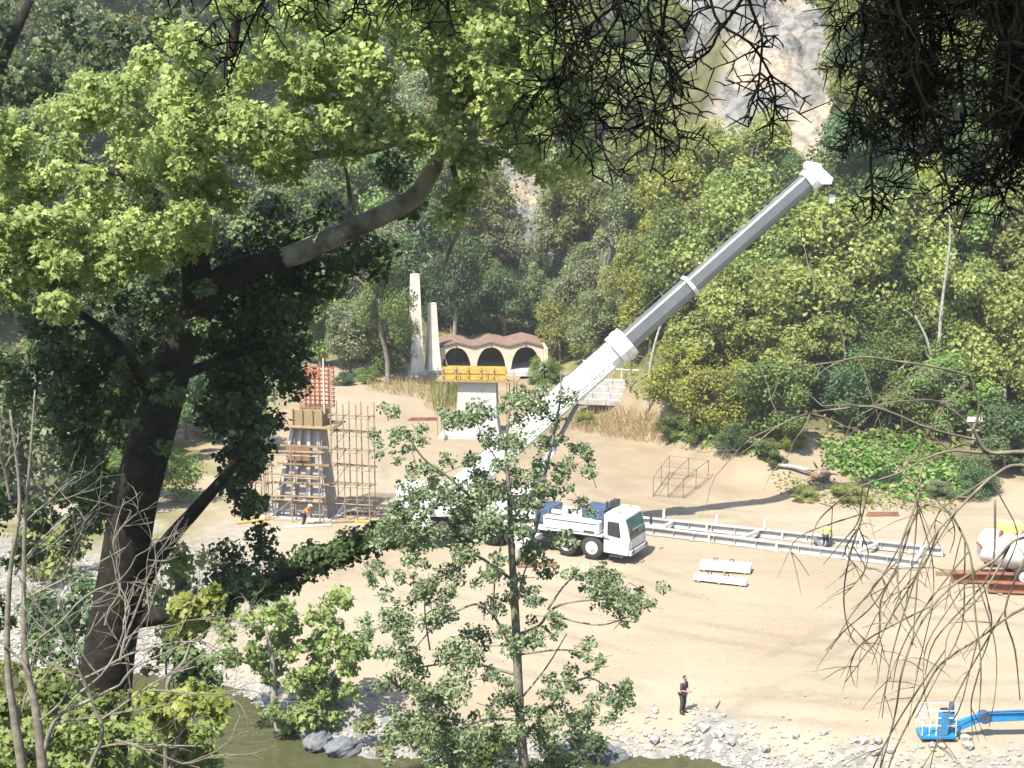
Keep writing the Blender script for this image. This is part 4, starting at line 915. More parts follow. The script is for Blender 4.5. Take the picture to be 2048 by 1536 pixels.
def lift():
    p = G(1872, 1462, 0); p.z = tz(p.x, p.y); e = empty('boom_lift', p, 0, 'blue boom lift with caged platform lowered at the bottom right', 'boom lift')
    # platform
    pl = MB().box((0, 0, .22), (1.5, .95, .16)).build('platform', 'blue_paint', e, bevel=.03)
    MB().box((-.1, 0, .12), (1.1, .7, .12)).build('platform_base', 'navy_paint', pl)
    for x in (-.72, -.42, -.12, .72):
        for y in (-.45, .45): MB().tube([(x, y, .3), (x, y, 1.42)], .022, 6).build('guard_post', 'offwhite', pl)
    for z in (.75, 1.1, 1.42):
        MB().tube([(-.72, -.45, z), (.72, -.45, z), (.72, .45, z), (-.72, .45, z), (-.72, -.45, z)], .022, 6).build('guard_rail', 'offwhite', pl)
    MB().box((.22, -.25, .82), (.34, .45, 1.05)).build('control_box', 'blue_paint', pl, bevel=.04)
    MB().box((.26, -.27, 1.38), (.3, .38, .1)).build('control_panel', 'steel_dark', pl)
    MB().box((.66, .1, .9), (.16, .5, .9)).build('platform_mount', 'blue_paint', pl, bevel=.03)
    MB().box((.62, .0, 1.4), (.14, .3, .42)).build('hose_box', 'navy_paint', pl)
    for a, b in (((.75, .05, .3), (2.0, .05, .88)), ((.75, .05, .6), (2.0, .05, 1.1))): MB().box((Vector(a) + Vector(b)) / 2, ((Vector(b) - Vector(a)).length, .16, .16), Matrix.Rotation(-math.atan2(b[2] - a[2], b[0] - a[0]), 3, 'Y')).build('jib_link', 'blue_paint', e)
    MB().lathe([(.26, -.2), (.26, .2)], (2.05, .05, .95), (0, 1, 0), 14).build('knuckle', 'navy_paint', e)
    an = .05
    for (x0, x1, s_) in ((2.0, 6.4, .40), (5.6, 11.5, .52)):
        c = Vector(((x0 + x1) / 2, .05, .95 + ((x0 + x1) / 2 - 2) * an)); MB().box(c, (x1 - x0, s_ * .8, s_), Matrix.Rotation(-math.atan(an), 3, 'Y')).build('boom', 'blue_paint', e, bevel=.03)
    MB().tube([(2.1, -.18, 1.25), (4.5, -.22, 1.35), (6.5, -.26, 1.45)], .035, 6).build('hose', 'steel_dark', e)
    MB().box((11.0, .05, 1.2), (3.2, 2.2, 1.0)).build('turret', 'blue_paint', e, bevel=.08)
    MB().box((11.0, .05, .62), (3.4, 1.4, .4)).build('chassis', 'steel_dark', e)
    for x in (9.9, 12.2):
        for y in (-.95, 1.05): wheel(e, (x, y, .45), .45, .32)
lift()

# ================================================================ PEOPLE
def skin_mesh(name, verts, edges, radii, root=0, sub=1):
    me = bpy.data.meshes.new(name + '_rig'); me.from_pydata([tuple(v) for v in verts], edges, []); ob = bpy.data.objects.new(name + '_rig', me); COL.objects.link(ob)
    sk = ob.modifiers.new('skin', 'SKIN'); sk.use_smooth_shade = True
    for i, r in enumerate(radii):
        d = me.skin_vertices[0].data[i]; d.radius = (r, r) if not hasattr(r, '__len__') else r; d.use_root = (i == root)
    sb = ob.modifiers.new('sub', 'SUBSURF'); sb.levels = sub; sb.render_levels = sub
    dg = bpy.context.evaluated_depsgraph_get(); dg.update(); out = bpy.data.meshes.new_from_object(ob.evaluated_get(dg)); out.name = name
    bpy.data.objects.remove(ob); bpy.data.meshes.remove(me); return out
def ico(c, s, sub=2):
    bm = bmesh.new(); bmesh.ops.create_icosphere(bm, subdivisions=sub, radius=1)
    for v in bm.verts: v.co = Vector((v.co.x * s[0] + c[0], v.co.y * s[1] + c[1], v.co.z * s[2] + c[2]))
    return bm
def join_bms(name, bms, me0=None):
    out = bmesh.new()
    if me0: out.from_mesh(me0)
    for b in bms:
        t = bpy.data.meshes.new('t'); b.to_mesh(t); out.from_mesh(t); bpy.data.meshes.remove(t); b.free()
    me = bpy.data.meshes.new(name); out.to_mesh(me); out.free(); me.polygons.foreach_set('use_smooth', [True] * len(me.polygons)); return me
def person(p, rz, label, lean, shirt, trousers, helmet=None, arms='down', crouch=0.0, scale=1.0):
    """faces local -Y; lean: forward tilt of the trunk (rad)"""
    e = empty('person', p, rz, label, 'person'); e.scale = (scale,) * 3
    hz = .93 - crouch
    def tl(x, y, z):                                     # trunk points tilt about the hips
        dz = z - .93; return Vector((x, y - math.sin(lean) * dz, hz + math.cos(lean) * dz))
    V = []; E = []; Rr = []; nm = {}
    def add(k, co, r, par=None):
        nm[k] = len(V); V.append(Vector(co)); Rr.append(r)
        if par: E.append((nm[par], nm[k]))
    add('pelvis', tl(0, 0, .95), .13); add('waist', tl(0, 0, 1.12), .115, 'pelvis'); add('chest', tl(0, 0.01, 1.33), .14, 'waist'); add('neck', tl(0, 0.01, 1.50), .055, 'chest'); add('skull', tl(0, -.01, 1.60), .06, 'neck')
    for s_, n in ((1, 'l'), (-1, 'r')):
        add('sh' + n, tl(s_ * .175, 0, 1.41), .06, 'chest')
        if arms == 'down':
            el, wr, pa, fd = tl(s_ * .235, .04, 1.13), tl(s_ * .225, -.08, .90), tl(s_ * .22, -.11, .83), Vector((0, -.03, -.08))
        elif arms == 'front':
            el, wr, pa, fd = tl(s_ * .24, -.04, 1.14), tl(s_ * .13, -.26, 1.10), tl(s_ * .10, -.33, 1.10), Vector((-s_ * .03, -.07, -.02))
        else:
            b = tl(s_ * .2, 0, 1.41); el = b + Vector((s_ * .05, -.12, -.24)); wr = el + Vector((-s_ * .04, -.14, -.2)); pa = wr + Vector((0, -.03, -.07)); fd = Vector((0, -.03, -.07))
        add('el' + n, el, .043, 'sh' + n); add('wr' + n, wr, .028, 'el' + n); add('pa' + n, pa, .034, 'wr' + n)
        side = Vector((0, -1, 0)) if arms != 'front' else Vector((0, 0, 1))
        for q in range(4):
            f0 = pa + fd * .6 + side * (.026 - .018 * q) ; add(f'f{q}{n}', f0, .0095, 'pa' + n); add(f'g{q}{n}', f0 + fd * (.62, .74, .68, .5)[q] + side * .004, .008, f'f{q}{n}'); add(f'h{q}{n}', f0 + fd * (.62, .74, .68, .5)[q] * 1.7 + Vector((-s_ * .014, 0, 0)), .007, f'g{q}{n}')
        add('t0' + n, pa + side * .035 + fd * .15, .011, 'pa' + n); add('t1' + n, pa + side * .05 + fd * .6, .0085, 't0' + n)
        kb = crouch * .9
        add('hip' + n, (s_ * .09, 0, hz - .04), .095, 'pelvis'); add('kn' + n, (s_ * .105, -.03 - kb * .75, .49 - crouch * .08), .06, 'hip' + n); add('an' + n, (s_ * .11, .03, .09), .042, 'kn' + n); add('toe' + n, (s_ * .125, -.14, .035), .035, 'an' + n)
    body = skin_mesh('body', V, E, Rr)
    hc = tl(0, -.02, 1.655)
    head = [ico(hc, (.076, .095, .118)), ico(hc + Vector((0, -.098, -.012)), (.013, .02, .024), 1), ico(hc + Vector((0, -.088, -.055)), (.026, .01, .008), 1), ico(hc + Vector((0, -.055, -.085)), (.045, .04, .035), 1)]
    for s_ in (-1, 1): head += [ico(hc + Vector((s_ * .078, .005, -.005)), (.012, .024, .034), 1), ico(hc + Vector((s_ * .03, -.086, .012)), (.014, .01, .008), 1)]
    me = join_bms('body', head, body); bpy.data.meshes.remove(body); link('body', me, 'skin', e)
    if helmet:
        b = ico(hc + Vector((0, .0, .05)), (.115, .135, .10)); br = ico(hc + Vector((0, -.04, .045)), (.13, .17, .014), 2); link('helmet', join_bms('helmet', [b, br]), helmet, e)
    b = ico(hc + Vector((0, .02, .03)), (.085, .098, .10)); link('hair', join_bms('hair', [b]), 'hair', e)
    def sub(keys, grow, name, m_):
        ks = [k for k in nm if any(k.startswith(q) for q in keys)]; idx = {nm[k]: i for i, k in enumerate(ks)}
        vv = [V[nm[k]] for k in ks]; ee = [(idx[a], idx[b]) for a, b in E if a in idx and b in idx]; rr = [Rr[nm[k]] + grow for k in ks]
        return link(name, skin_mesh(name, vv, ee, rr), m_, e)
    sub(('pelvis', 'waist', 'chest', 'sh', 'el'), .028, 'shirt', shirt)
    # trousers end at the ankle
    sub(('pelvis', 'hip', 'kn', 'an'), .026, 'trousers', trousers)
    for s_ in (-1, 1): link('boot', join_bms('boot', [ico((s_ * .12, -.06, .05), (.055, .145, .055)), ico((s_ * .11, .03, .10), (.055, .06, .08), 1)]), 'boot', e)
    return e
p = GT(1365, 1430); person(p, R(50), 'person in dark top and grey trousers standing alone on the bare sand', .10, 'shirt_dark', 'trouser_grey', None, 'front', 0, 1.02)
p = GT(607, 1052); person(p, R(70), 'worker in orange jacket stooping at the foot of the grey pier', .75, 'orange_cloth', 'blue_cloth', 'helmet', 'reach', .10, 1.0)
p = TB @ Vector((LB * .645, -1.0, 0)); p.z = tz(p.x, p.y); person(p, R(150), 'worker in yellow-green vest bending over the far white girder', .7, 'hivis', 'blue_cloth', 'helmet', 'reach', .12, 1.0)

# ================================================================ NEAR TREES
def cluster_leaves(cl, dens, size, shape, upb=.7, out=.5, rnd=.6, flat=.8, vrange=(.0, 1.0)):
    """cl: list of (x, y, r_px, Y); leaves per cluster follow its pixel area"""
    C = []; Nn = []; V = []
    for (x, y, r, Y) in cl:
        c = P(x, y, Y); rad = r / S(Y); n = max(6, int(dens * r * r))
        p, d = ball(n, c, rad, .0, flat); C.append(p)
        Nn.append(d * out + np.array([-.15, -.25, upb]) + rng.normal(size=(n, 3)) * rnd)
        V.append(np.clip(rng.uniform(*vrange) * .5 + rng.random(n) * .5, 0, 1))
    C = np.concatenate(C); return C, np.concatenate(Nn), size * (.45 + 1.05 * rng.random(len(C)) ** 1.2), np.concatenate(V), shape
def px_tube(mb, pts, Y, rpx, n=7, k=4):
    """pts: (x, y[, dY]); rpx: radii in pixels"""
    q = [P(p[0], p[1], Y + (p[2] if len(p) > 2 else 0)) for p in pts]; sm = smooth_path(q, k); mb.tube(sm, [r / S(Y) for r in lerp_list(rpx, len(sm))], n); return sm
def plane_tree():
    Y = 25.0; base = P(190, 1640, Y); base.z = tz(base.x, base.y) - .3
    e = empty('plane_tree', base, 0, 'big leaning plane tree with shade-darkened trunk and sunlit crown at the left', 'tree')
    mb = MB(); px_tube(mb, [(150, 1830), (190, 1560), (215, 1330), (240, 1180), (270, 1000), (325, 800), (355, 700), (410, 598), (455, 553), (515, 530), (570, 516)], Y, [74, 62, 53, 49, 46, 42, 37, 32, 28, 24, 20], 12, 5); tr = mb.build('trunk', 'bark_shaded', e, True, True)
    mb = MB(); px_tube(mb, [(540, 524), (600, 505), (680, 468), (760, 432), (825, 398), (858, 352), (872, 318), (880, 240), (900, 120)], Y, [18, 22, 21, 20, 19, 18, 16, 11, 6], 10); mb.build('limb', 'bark_plane', e, True, True)
    for nm, pts, rp in [('limb', [(400, 600), (385, 480), (380, 380), (400, 280), (450, 160), (480, 0)], [36, 26, 20, 16, 12, 8]), ('limb', [(270, 1190), (330, 1090), (400, 1010), (465, 930), (500, 850, 1)], [19, 16, 13, 9, 5]),
                        ('branch', [(470, 235), (500, 270), (524, 311), (600, 312), (680, 306), (745, 300), (850, 270)], [6, 7, 9, 9, 8, 7, 4]), ('branch', [(880, 250), (930, 260), (985, 300), (1050, 320)], [10, 8, 7, 4]),
                        ('branch', [(395, 470), (300, 380), (180, 330), (60, 320)], [14, 11, 8, 4]), ('branch', [(385, 400), (330, 280), (260, 200), (160, 180)], [12, 9, 6, 3]), ('branch', [(880, 200), (960, 120), (1060, 60)], [8, 6, 3]),
                        ('branch', [(690, 470), (700, 400, 1), (690, 330, 1)], [7, 5, 3]), ('branch', [(905, 330), (925, 430), (900, 500), (880, 560)], [6, 5, 4, 2]), ('branch', [(820, 30), (850, 70), (900, 110)], [5, 5, 4]),
                        ('branch', [(255, 1240), (360, 1225), (480, 1190), (610, 1135), (720, 1100), (800, 1050)], [22, 18, 15, 11, 8, 4]), ('branch', [(320, 820), (260, 720, -1), (180, 640, -1), (100, 600, -1)], [16, 12, 8, 4]),
                        ('branch', [(340, 760), (440, 720, 1), (540, 690, 1.5), (620, 720, 2)], [14, 10, 7, 3])]:
        mb = MB(); px_tube(mb, pts, Y, rp, 8); mb.build(nm, 'bark_plane' if pts[0][1] < 1000 and pts[0][0] > 460 else 'bark_shaded', e, True, True)  # darker bark copy stands in for crown shade on these branches
    LIT = [(-420, 260), (0, 235), (100, 190), (220, 120), (380, 40), (450, -170), (1120, -170), (1120, 100), (1140, 260), (1060, 300), (960, 270), (900, 300), (840, 290), (760, 290), (640, 300), (520, 400), (400, 470), (260, 540), (180, 590), (60, 540), (-420, 520)]  # crown extended past the left edge to shade the trunk
    cl = [(x, y, random.uniform(30, 62), Y + random.uniform(-3.0, .8)) for x, y in sample_poly(LIT, 330)]
    cl += [(x, y, random.uniform(26, 48), Y + random.uniform(-4.0, -2.4)) for x, y in sample_poly([(-60, 430), (260, 430), (240, 590), (90, 630), (-60, 560)], 24)]
    cl += [(x, y, random.uniform(24, 44), Y + random.uniform(-1.6, .5)) for x, y in sample_poly([(830, 290), (970, 300), (960, 400), (910, 470), (860, 420)], 6)]
    cl += [(x, y, random.uniform(26, 46), Y + random.uniform(-1.5, .6)) for x, y in sample_poly([(900, -60), (1100, 0), (1170, 120), (1190, 320), (1110, 400), (1040, 330), (900, 250)], 52)]
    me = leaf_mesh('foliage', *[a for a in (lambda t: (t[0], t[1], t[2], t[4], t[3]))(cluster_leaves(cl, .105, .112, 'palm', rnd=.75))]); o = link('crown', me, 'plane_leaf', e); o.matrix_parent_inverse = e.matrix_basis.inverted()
    cl2 = [(x, y, random.uniform(18, 34), Y - random.uniform(.7, 1.6)) for x, y in sample_poly([(250, 640), (420, 560), (430, 640), (330, 900), (200, 1000), (190, 900)], 15)]
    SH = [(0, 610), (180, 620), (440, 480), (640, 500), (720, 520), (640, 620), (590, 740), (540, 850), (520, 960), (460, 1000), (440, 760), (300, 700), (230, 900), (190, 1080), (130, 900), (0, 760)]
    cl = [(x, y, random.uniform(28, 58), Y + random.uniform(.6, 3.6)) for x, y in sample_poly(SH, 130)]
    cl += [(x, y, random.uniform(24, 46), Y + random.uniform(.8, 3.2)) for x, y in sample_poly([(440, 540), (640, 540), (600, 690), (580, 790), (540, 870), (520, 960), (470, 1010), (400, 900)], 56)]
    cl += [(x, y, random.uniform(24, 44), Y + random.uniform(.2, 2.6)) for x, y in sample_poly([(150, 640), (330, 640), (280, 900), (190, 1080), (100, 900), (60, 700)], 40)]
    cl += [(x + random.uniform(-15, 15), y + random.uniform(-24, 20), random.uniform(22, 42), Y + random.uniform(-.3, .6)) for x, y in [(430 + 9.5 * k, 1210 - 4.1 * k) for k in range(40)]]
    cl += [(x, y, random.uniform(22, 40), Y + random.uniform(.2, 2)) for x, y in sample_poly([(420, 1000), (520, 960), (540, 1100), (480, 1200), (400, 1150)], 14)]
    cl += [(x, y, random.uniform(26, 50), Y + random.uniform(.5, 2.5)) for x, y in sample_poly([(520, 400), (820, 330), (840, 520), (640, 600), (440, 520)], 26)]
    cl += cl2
    me = leaf_mesh('foliage', *[a for a in (lambda t: (t[0], t[1], t[2], t[4], t[3]))(cluster_leaves(cl, .092, .115, 'palm', rnd=.75))]); o = link('lower_crown', me, 'dark_shade_leaf', e); o.matrix_parent_inverse = e.matrix_basis.inverted(); tag(o, 'leaves round the trunk with shade painted in as dark green')  # lower crown: shade put into the leaf colour
    return e
def leaf_obj(cl, dens, size, shape, mt, name, parent, **k):
    t = cluster_leaves(cl, dens, size, shape, **k); o = link(name, leaf_mesh(name, t[0], t[1], t[2], t[4], t[3]), mt, parent); o.matrix_parent_inverse = parent.matrix_basis.inverted(); return o
plane_tree()
def rear_tree():
    Y = 42.0; b = P(-150, 1500, Y); b.z = tz(b.x, b.y) - .3
    e = empty('shade_tree', b, 0, 'leafy tree with shade-darkened leaves in the top left corner behind the plane tree', 'tree')
    mb = MB(); px_tube(mb, [(-150, 2000), (-140, 1300), (-110, 700), (-60, 300), (60, 0)], Y, [26, 24, 20, 14, 8], 8); mb.build('trunk', 'bark_shaded', e, True, True)
    cl = [(x, y, random.uniform(30, 60), Y + random.uniform(-2, 2)) for x, y in sample_poly([(-150, -160), (430, -160), (400, 60), (200, 150), (60, 260), (-150, 300)], 50)]
    cl += [(x, y, random.uniform(30, 55), Y + random.uniform(-1.5, 2)) for x, y in sample_poly([(-120, 520), (60, 560), (130, 650), (120, 800), (-120, 830)], 20)]
    leaf_obj(cl, .045, .24, 'palm', 'dark_shade_leaf', 'crown', e)  # corner tree's shade painted in by the darker leaf colour
rear_tree()
def sapling():
    Y = 22.0; b = P(1055, 1700, Y); b.z = tz(b.x, b.y) - .3
    e = empty('slim_tree', b, 0, 'slim grey-green tree with thin leafy stems in front of the crane', 'tree')
    mb = MB(); px_tube(mb, [(1075, 2000), (1052, 1600), (1040, 1430), (1033, 1280), (1028, 1180), (1022, 1080), (1018, 980), (1012, 900), (1022, 800)], Y, [14, 11, 9.5, 9, 8, 6.5, 4.5, 3, 1.6], 8); mb.build('trunk', 'bark_grey', e, True, True)
    BR = [([(1032, 1130), (1065, 1060), (1090, 970), (1105, 900), (1115, 800), (1120, 740)], [6, 5, 4.5, 4, 3, 1.5]), ([(1032, 1270), (1075, 1250), (1100, 1215), (1150, 1200), (1230, 1190), (1300, 1180)], [5, 4.5, 4, 3, 2.5, 1.5]), ([(1100, 1218), (1130, 1235), (1200, 1245), (1260, 1238)], [3.5, 3, 2.5, 1.5]),
          ([(1095, 1220), (1140, 1160), (1200, 1130)], [3, 2.5, 1.2]), ([(1020, 1060), (960, 1000), (900, 960), (850, 920), (800, 850)], [5, 4, 3.5, 3, 1.5]), ([(1025, 1160), (950, 1110), (860, 1090), (760, 1080)], [5, 4, 3, 1.5]),
          ([(1035, 1320), (990, 1240), (970, 1210), (930, 1210), (880, 1250), (830, 1310)], [5, 4, 3.5, 3, 2.5, 1.5]), ([(1035, 1350), (940, 1330), (860, 1330), (790, 1340)], [5, 4, 3, 1.5]), ([(1045, 1480), (1110, 1400), (1180, 1360), (1240, 1390)], [5, 4, 3, 1.5]),
          ([(1040, 1440), (960, 1440), (880, 1480)], [5, 4, 2]), ([(985, 1240), (995, 1140), (1000, 1080)], [2.5, 2, 1.2]), ([(1030, 1220), (1050, 1150), (1065, 1090)], [3, 2.2, 1.2]), ([(860, 1300), (850, 1220), (855, 1150)], [2.5, 2, 1]), ([(1015, 950), (960, 860), (950, 800)], [3, 2, 1]), ([(1035, 1310), (1110, 1300), (1190, 1310)], [3.5, 2.5, 1.2]), ([(1040, 1400), (1090, 1330), (1130, 1260)], [3, 2.2, 1.2])]
    sm_all = []
    for pts, rp in BR:
        mb = MB(); dy = random.uniform(-1, 1); sm_all += px_tube(mb, [(p[0] + random.uniform(-7, 7) * (i > 0), p[1] + random.uniform(-7, 7) * (i > 0), dy * i / len(pts)) for i, p in enumerate(pts)], Y, [.75 * v for v in rp], 6); mb.build('branch', 'bark_grey', e, True, True)
    CL = [(800, 850, 46), (780, 900, 26), (850, 955, 44), (830, 1000, 34), (900, 1010, 60), (950, 830, 42), (905, 850, 26), (1030, 790, 50), (1110, 840, 48), (1130, 930, 44), (1165, 920, 26), (1020, 900, 50), (1010, 970, 52), (950, 960, 40), (960, 1050, 70), (1060, 1030, 46), (890, 1060, 52), (820, 1075, 46), (760, 1085, 36),
          (880, 1150, 48), (800, 1170, 34), (900, 1190, 46), (775, 1225, 42), (850, 1290, 64), (790, 1320, 50), (960, 1250, 44), (1000, 1150, 42), (1085, 1110, 44), (1120, 1070, 28), (1170, 1020, 22), (1060, 1280, 46), (1100, 1250, 26), (910, 1370, 60), (820, 1390, 44), (1010, 1370, 34), (1110, 1370, 40), (1180, 1315, 34), (1210, 1390, 42), (1245, 1400, 24), (1060, 1440, 44), (980, 1440, 40), (880, 1450, 50), (940, 1500, 60), (1100, 1490, 56), (1170, 1450, 36), (1040, 1520, 60), (820, 1480, 40), (870, 1530, 60),
          (1200, 1165, 34), (1250, 1170, 44), (1290, 1195, 32), (1215, 1210, 30), (1255, 1235, 20), (1160, 1150, 24), (1105, 960, 30), (1050, 1190, 30), (760, 1150, 26), (740, 1260, 20)]
    cl = []
    for (x, y, r) in CL:
        for k in range(9): cl.append((x + max(-1.1, min(1.1, random.gauss(0, .7))) * r, y + max(-1, min(1, random.gauss(0, .62))) * r, r * random.uniform(.3, .62), Y + random.uniform(-.9, .9)))
    leaf_obj(cl, .18, .064, 'oval', 'sapling_leaf', 'crown', e, upb=.5, out=.3, rnd=.8)
    mb = MB()
    for _ in range(260):
        c = random.choice(cl); a = P(c[0], c[1], c[3]); v = Vector((random.uniform(-1, 1), random.uniform(-.6, .6), random.uniform(-.6, 1))).normalized() * random.uniform(.15, .45); mb.tube([a - v * .6, a + Vector((0, 0, .02)), a + v * .6], [.007, .006, .003], 3, False)
    tag(mb.build('twigs', 'bark_grey', e, False, True), kind='stuff')
sapling()
def river_bushes():
    def tree(px, py, label, stems, cl, mt, dens, size, name='river_bush', shape='palm', cat='bush'):
        b = GT(px, py); e = empty(name, b, 0, label, cat)
        for pts, rp in stems: mb = MB(); px_tube(mb, pts, b.y, rp, 7); mb.build('stem', 'bark_pale', e, True, True)
        leaf_obj([(x, y, r, b.y + random.uniform(-1.4, 1.4)) for x, y, r in cl], dens, size, shape, mt, 'foliage', e)
    cl = [(x, y, random.uniform(12, 32)) for x, y in sample_poly([(420, 1230), (520, 1190), (600, 1220), (690, 1180), (735, 1280), (700, 1330), (710, 1400), (640, 1450), (600, 1370), (540, 1400), (500, 1330), (440, 1310)], 84)]
    tree(590, 1462, 'multi-stemmed green bush with pale stems growing on the pebble bank', [([(560, 1470), (548, 1390), (545, 1320), (530, 1250)], [9, 8, 6, 3]), ([(585, 1470), (600, 1400), (620, 1340), (650, 1270)], [8, 6, 5, 3]), ([(600, 1475), (640, 1400), (670, 1340)], [7, 5, 3])], cl, 'bush_leaf', .10, .26)
    cl = [(x, y, random.uniform(18, 34)) for x, y in sample_poly([(520, 1400), (640, 1400), (700, 1480), (600, 1490)], 12)]
    tree(640, 1478, 'low leafy bush at the water edge under the pale stems', [([(640, 1490), (620, 1440)], [5, 3])], cl, 'bush_leaf', .08, .26)
    cl = [(x, y, random.uniform(20, 40)) for x, y in sample_poly([(680, 1450), (860, 1420), (1000, 1450), (1000, 1536), (700, 1536)], 24)]
    tree(830, 1512, 'dark green bush on the bank under the slim tree', [([(830, 1530), (820, 1460)], [6, 3])], cl, 'bush_leaf', .08, .24)
    cl = [(x, y, random.uniform(18, 36)) for x, y in sample_poly([(1080, 1470), (1200, 1480), (1180, 1536), (1060, 1536)], 10)]
    tree(1120, 1518, 'small dark bush between the blue-grey boulders', [([(1120, 1536), (1118, 1490)], [5, 3])], cl, 'dark_shade_leaf', .08, .22)
    cl = [(x, y, random.uniform(28, 48)) for x, y in sample_poly([(30, 1080), (150, 1060), (160, 1130), (60, 1160)], 10)]
    tree(90, 1165, 'flat green shrub on the pebble terrace behind the trunk', [([(90, 1170), (95, 1120)], [4, 2])], cl, 'hill_olive', .06, .34, shape='card')
    cl = [(x, y, random.uniform(34, 58)) for x, y in sample_poly([(10, 830), (150, 830), (150, 960), (20, 990)], 12)]
    tree(80, 1000, 'pale green willow-like bush behind the bare twigs at the left', [([(80, 1010), (85, 920)], [5, 3])], cl, 'hill_grey', .06, .4, shape='card')
    cl = [(x, y, random.uniform(26, 46)) for x, y in sample_poly([(60, 1180), (170, 1160), (180, 1250), (60, 1270)], 9)]
    tree(120, 1275, 'dark green bush left of the leaning trunk on the far bank', [([(120, 1280), (118, 1220)], [4, 2])], cl, 'dark_shade_leaf', .07, .3, shape='card')
river_bushes()
def near_shrubs():
    for (Y, poly, n, mt, lab, stem, size) in [
        (21.0, [(350, 1190), (430, 1170), (440, 1280), (400, 1300), (350, 1250)], 12, 'yellow_leaf', 'yellow-green leafy shoot hanging right of the dark trunk', [(330, 1420), (370, 1320), (395, 1240)], .14),
        (20.0, [(290, 1390), (440, 1370), (430, 1420), (380, 1480), (290, 1480)], 14, 'yellow_leaf', 'yellow-green leafy shoot low beside the water', [(300, 1640), (340, 1540), (370, 1430)], .14),
        (19.0, [(-40, 1360), (120, 1350), (150, 1470), (130, 1560), (-40, 1560)], 26, 'bush_leaf', 'bright green bush filling the bottom left corner', [(40, 1760), (50, 1600), (60, 1450)], .13),
        (21.5, [(130, 1400), (300, 1400), (420, 1490), (440, 1560), (130, 1560)], 26, 'bush_leaf', 'mixed green bush at the foot of the dark trunk', [(250, 1760), (260, 1620), (280, 1480)], .13),
        (23.0, [(-60, 1330), (130, 1330), (160, 1420), (-60, 1430)], 12, 'plane_leaf', 'light green leafy shrub above the bottom left corner bush', [(10, 1760), (20, 1560), (40, 1400)], .13),
        (24.0, [(330, 1250), (430, 1290), (440, 1370), (330, 1400)], 12, 'dark_shade_leaf', 'dark leafy shrub between the yellow-green shoots', [(380, 1760), (385, 1500), (385, 1350)], .13),
        (17.0, [(-40, 1440), (200, 1430), (330, 1500), (330, 1580), (-40, 1580)], 26, 'bush_leaf', 'fresh green bush along the very bottom left edge', [(150, 1800), (160, 1650), (170, 1520)], .11),
        (22.5, [(300, 1420), (450, 1440), (440, 1560), (280, 1560)], 16, 'plane_leaf', 'light green leafy shrub at the bottom edge beside the water', [(360, 1800), (365, 1640), (370, 1500)], .13),
        (26.0, [(60, 1230), (180, 1200), (190, 1400), (60, 1400)], 16, 'dark_shade_leaf', 'dark shrub left of the trunk foot behind bare twigs', [(110, 1760), (115, 1500), (120, 1330)], .13),
        (28.0, [(-60, 960), (150, 980), (170, 1120), (120, 1240), (-60, 1260)], 26, 'dark_shade_leaf', 'dark leafy shrub behind the bare twigs at the left edge', [(30, 1700), (40, 1400), (50, 1150)], .15),
        (29.0, [(270, 1090), (420, 1060), (430, 1240), (300, 1330)], 18, 'plane_leaf', 'light green leafy shoots right of the leaning trunk foot', [(340, 1700), (345, 1450), (350, 1250)], .14),
        (27.0, [(280, 1110), (390, 1100), (380, 1330), (290, 1390)], 9, 'sapling_leaf', 'thin grey-green shrub just right of the leaning trunk', [(320, 1640), (330, 1420), (335, 1200)], .12)]:
        b = P(stem[0][0], stem[0][1], Y); b.z = tz(b.x, b.y) - .1; e = empty('leafy_shrub', b, 0, lab, 'shrub')
        mb = MB(); q = [b - Vector((0, 0, .2))] + [P(x, y, Y) for x, y in stem]; sm = smooth_path(q, 4); mb.tube(sm, lerp_list([.05, .04, .03, .012], len(sm)), 6); mb.build('stem', 'bark_grey', e, True, True)
        leaf_obj([(x, y, random.uniform(20, 42), Y + random.uniform(-.7, .7)) for x, y in sample_poly(poly, n)], .055, size, 'palm', mt, 'foliage', e)
near_shrubs()
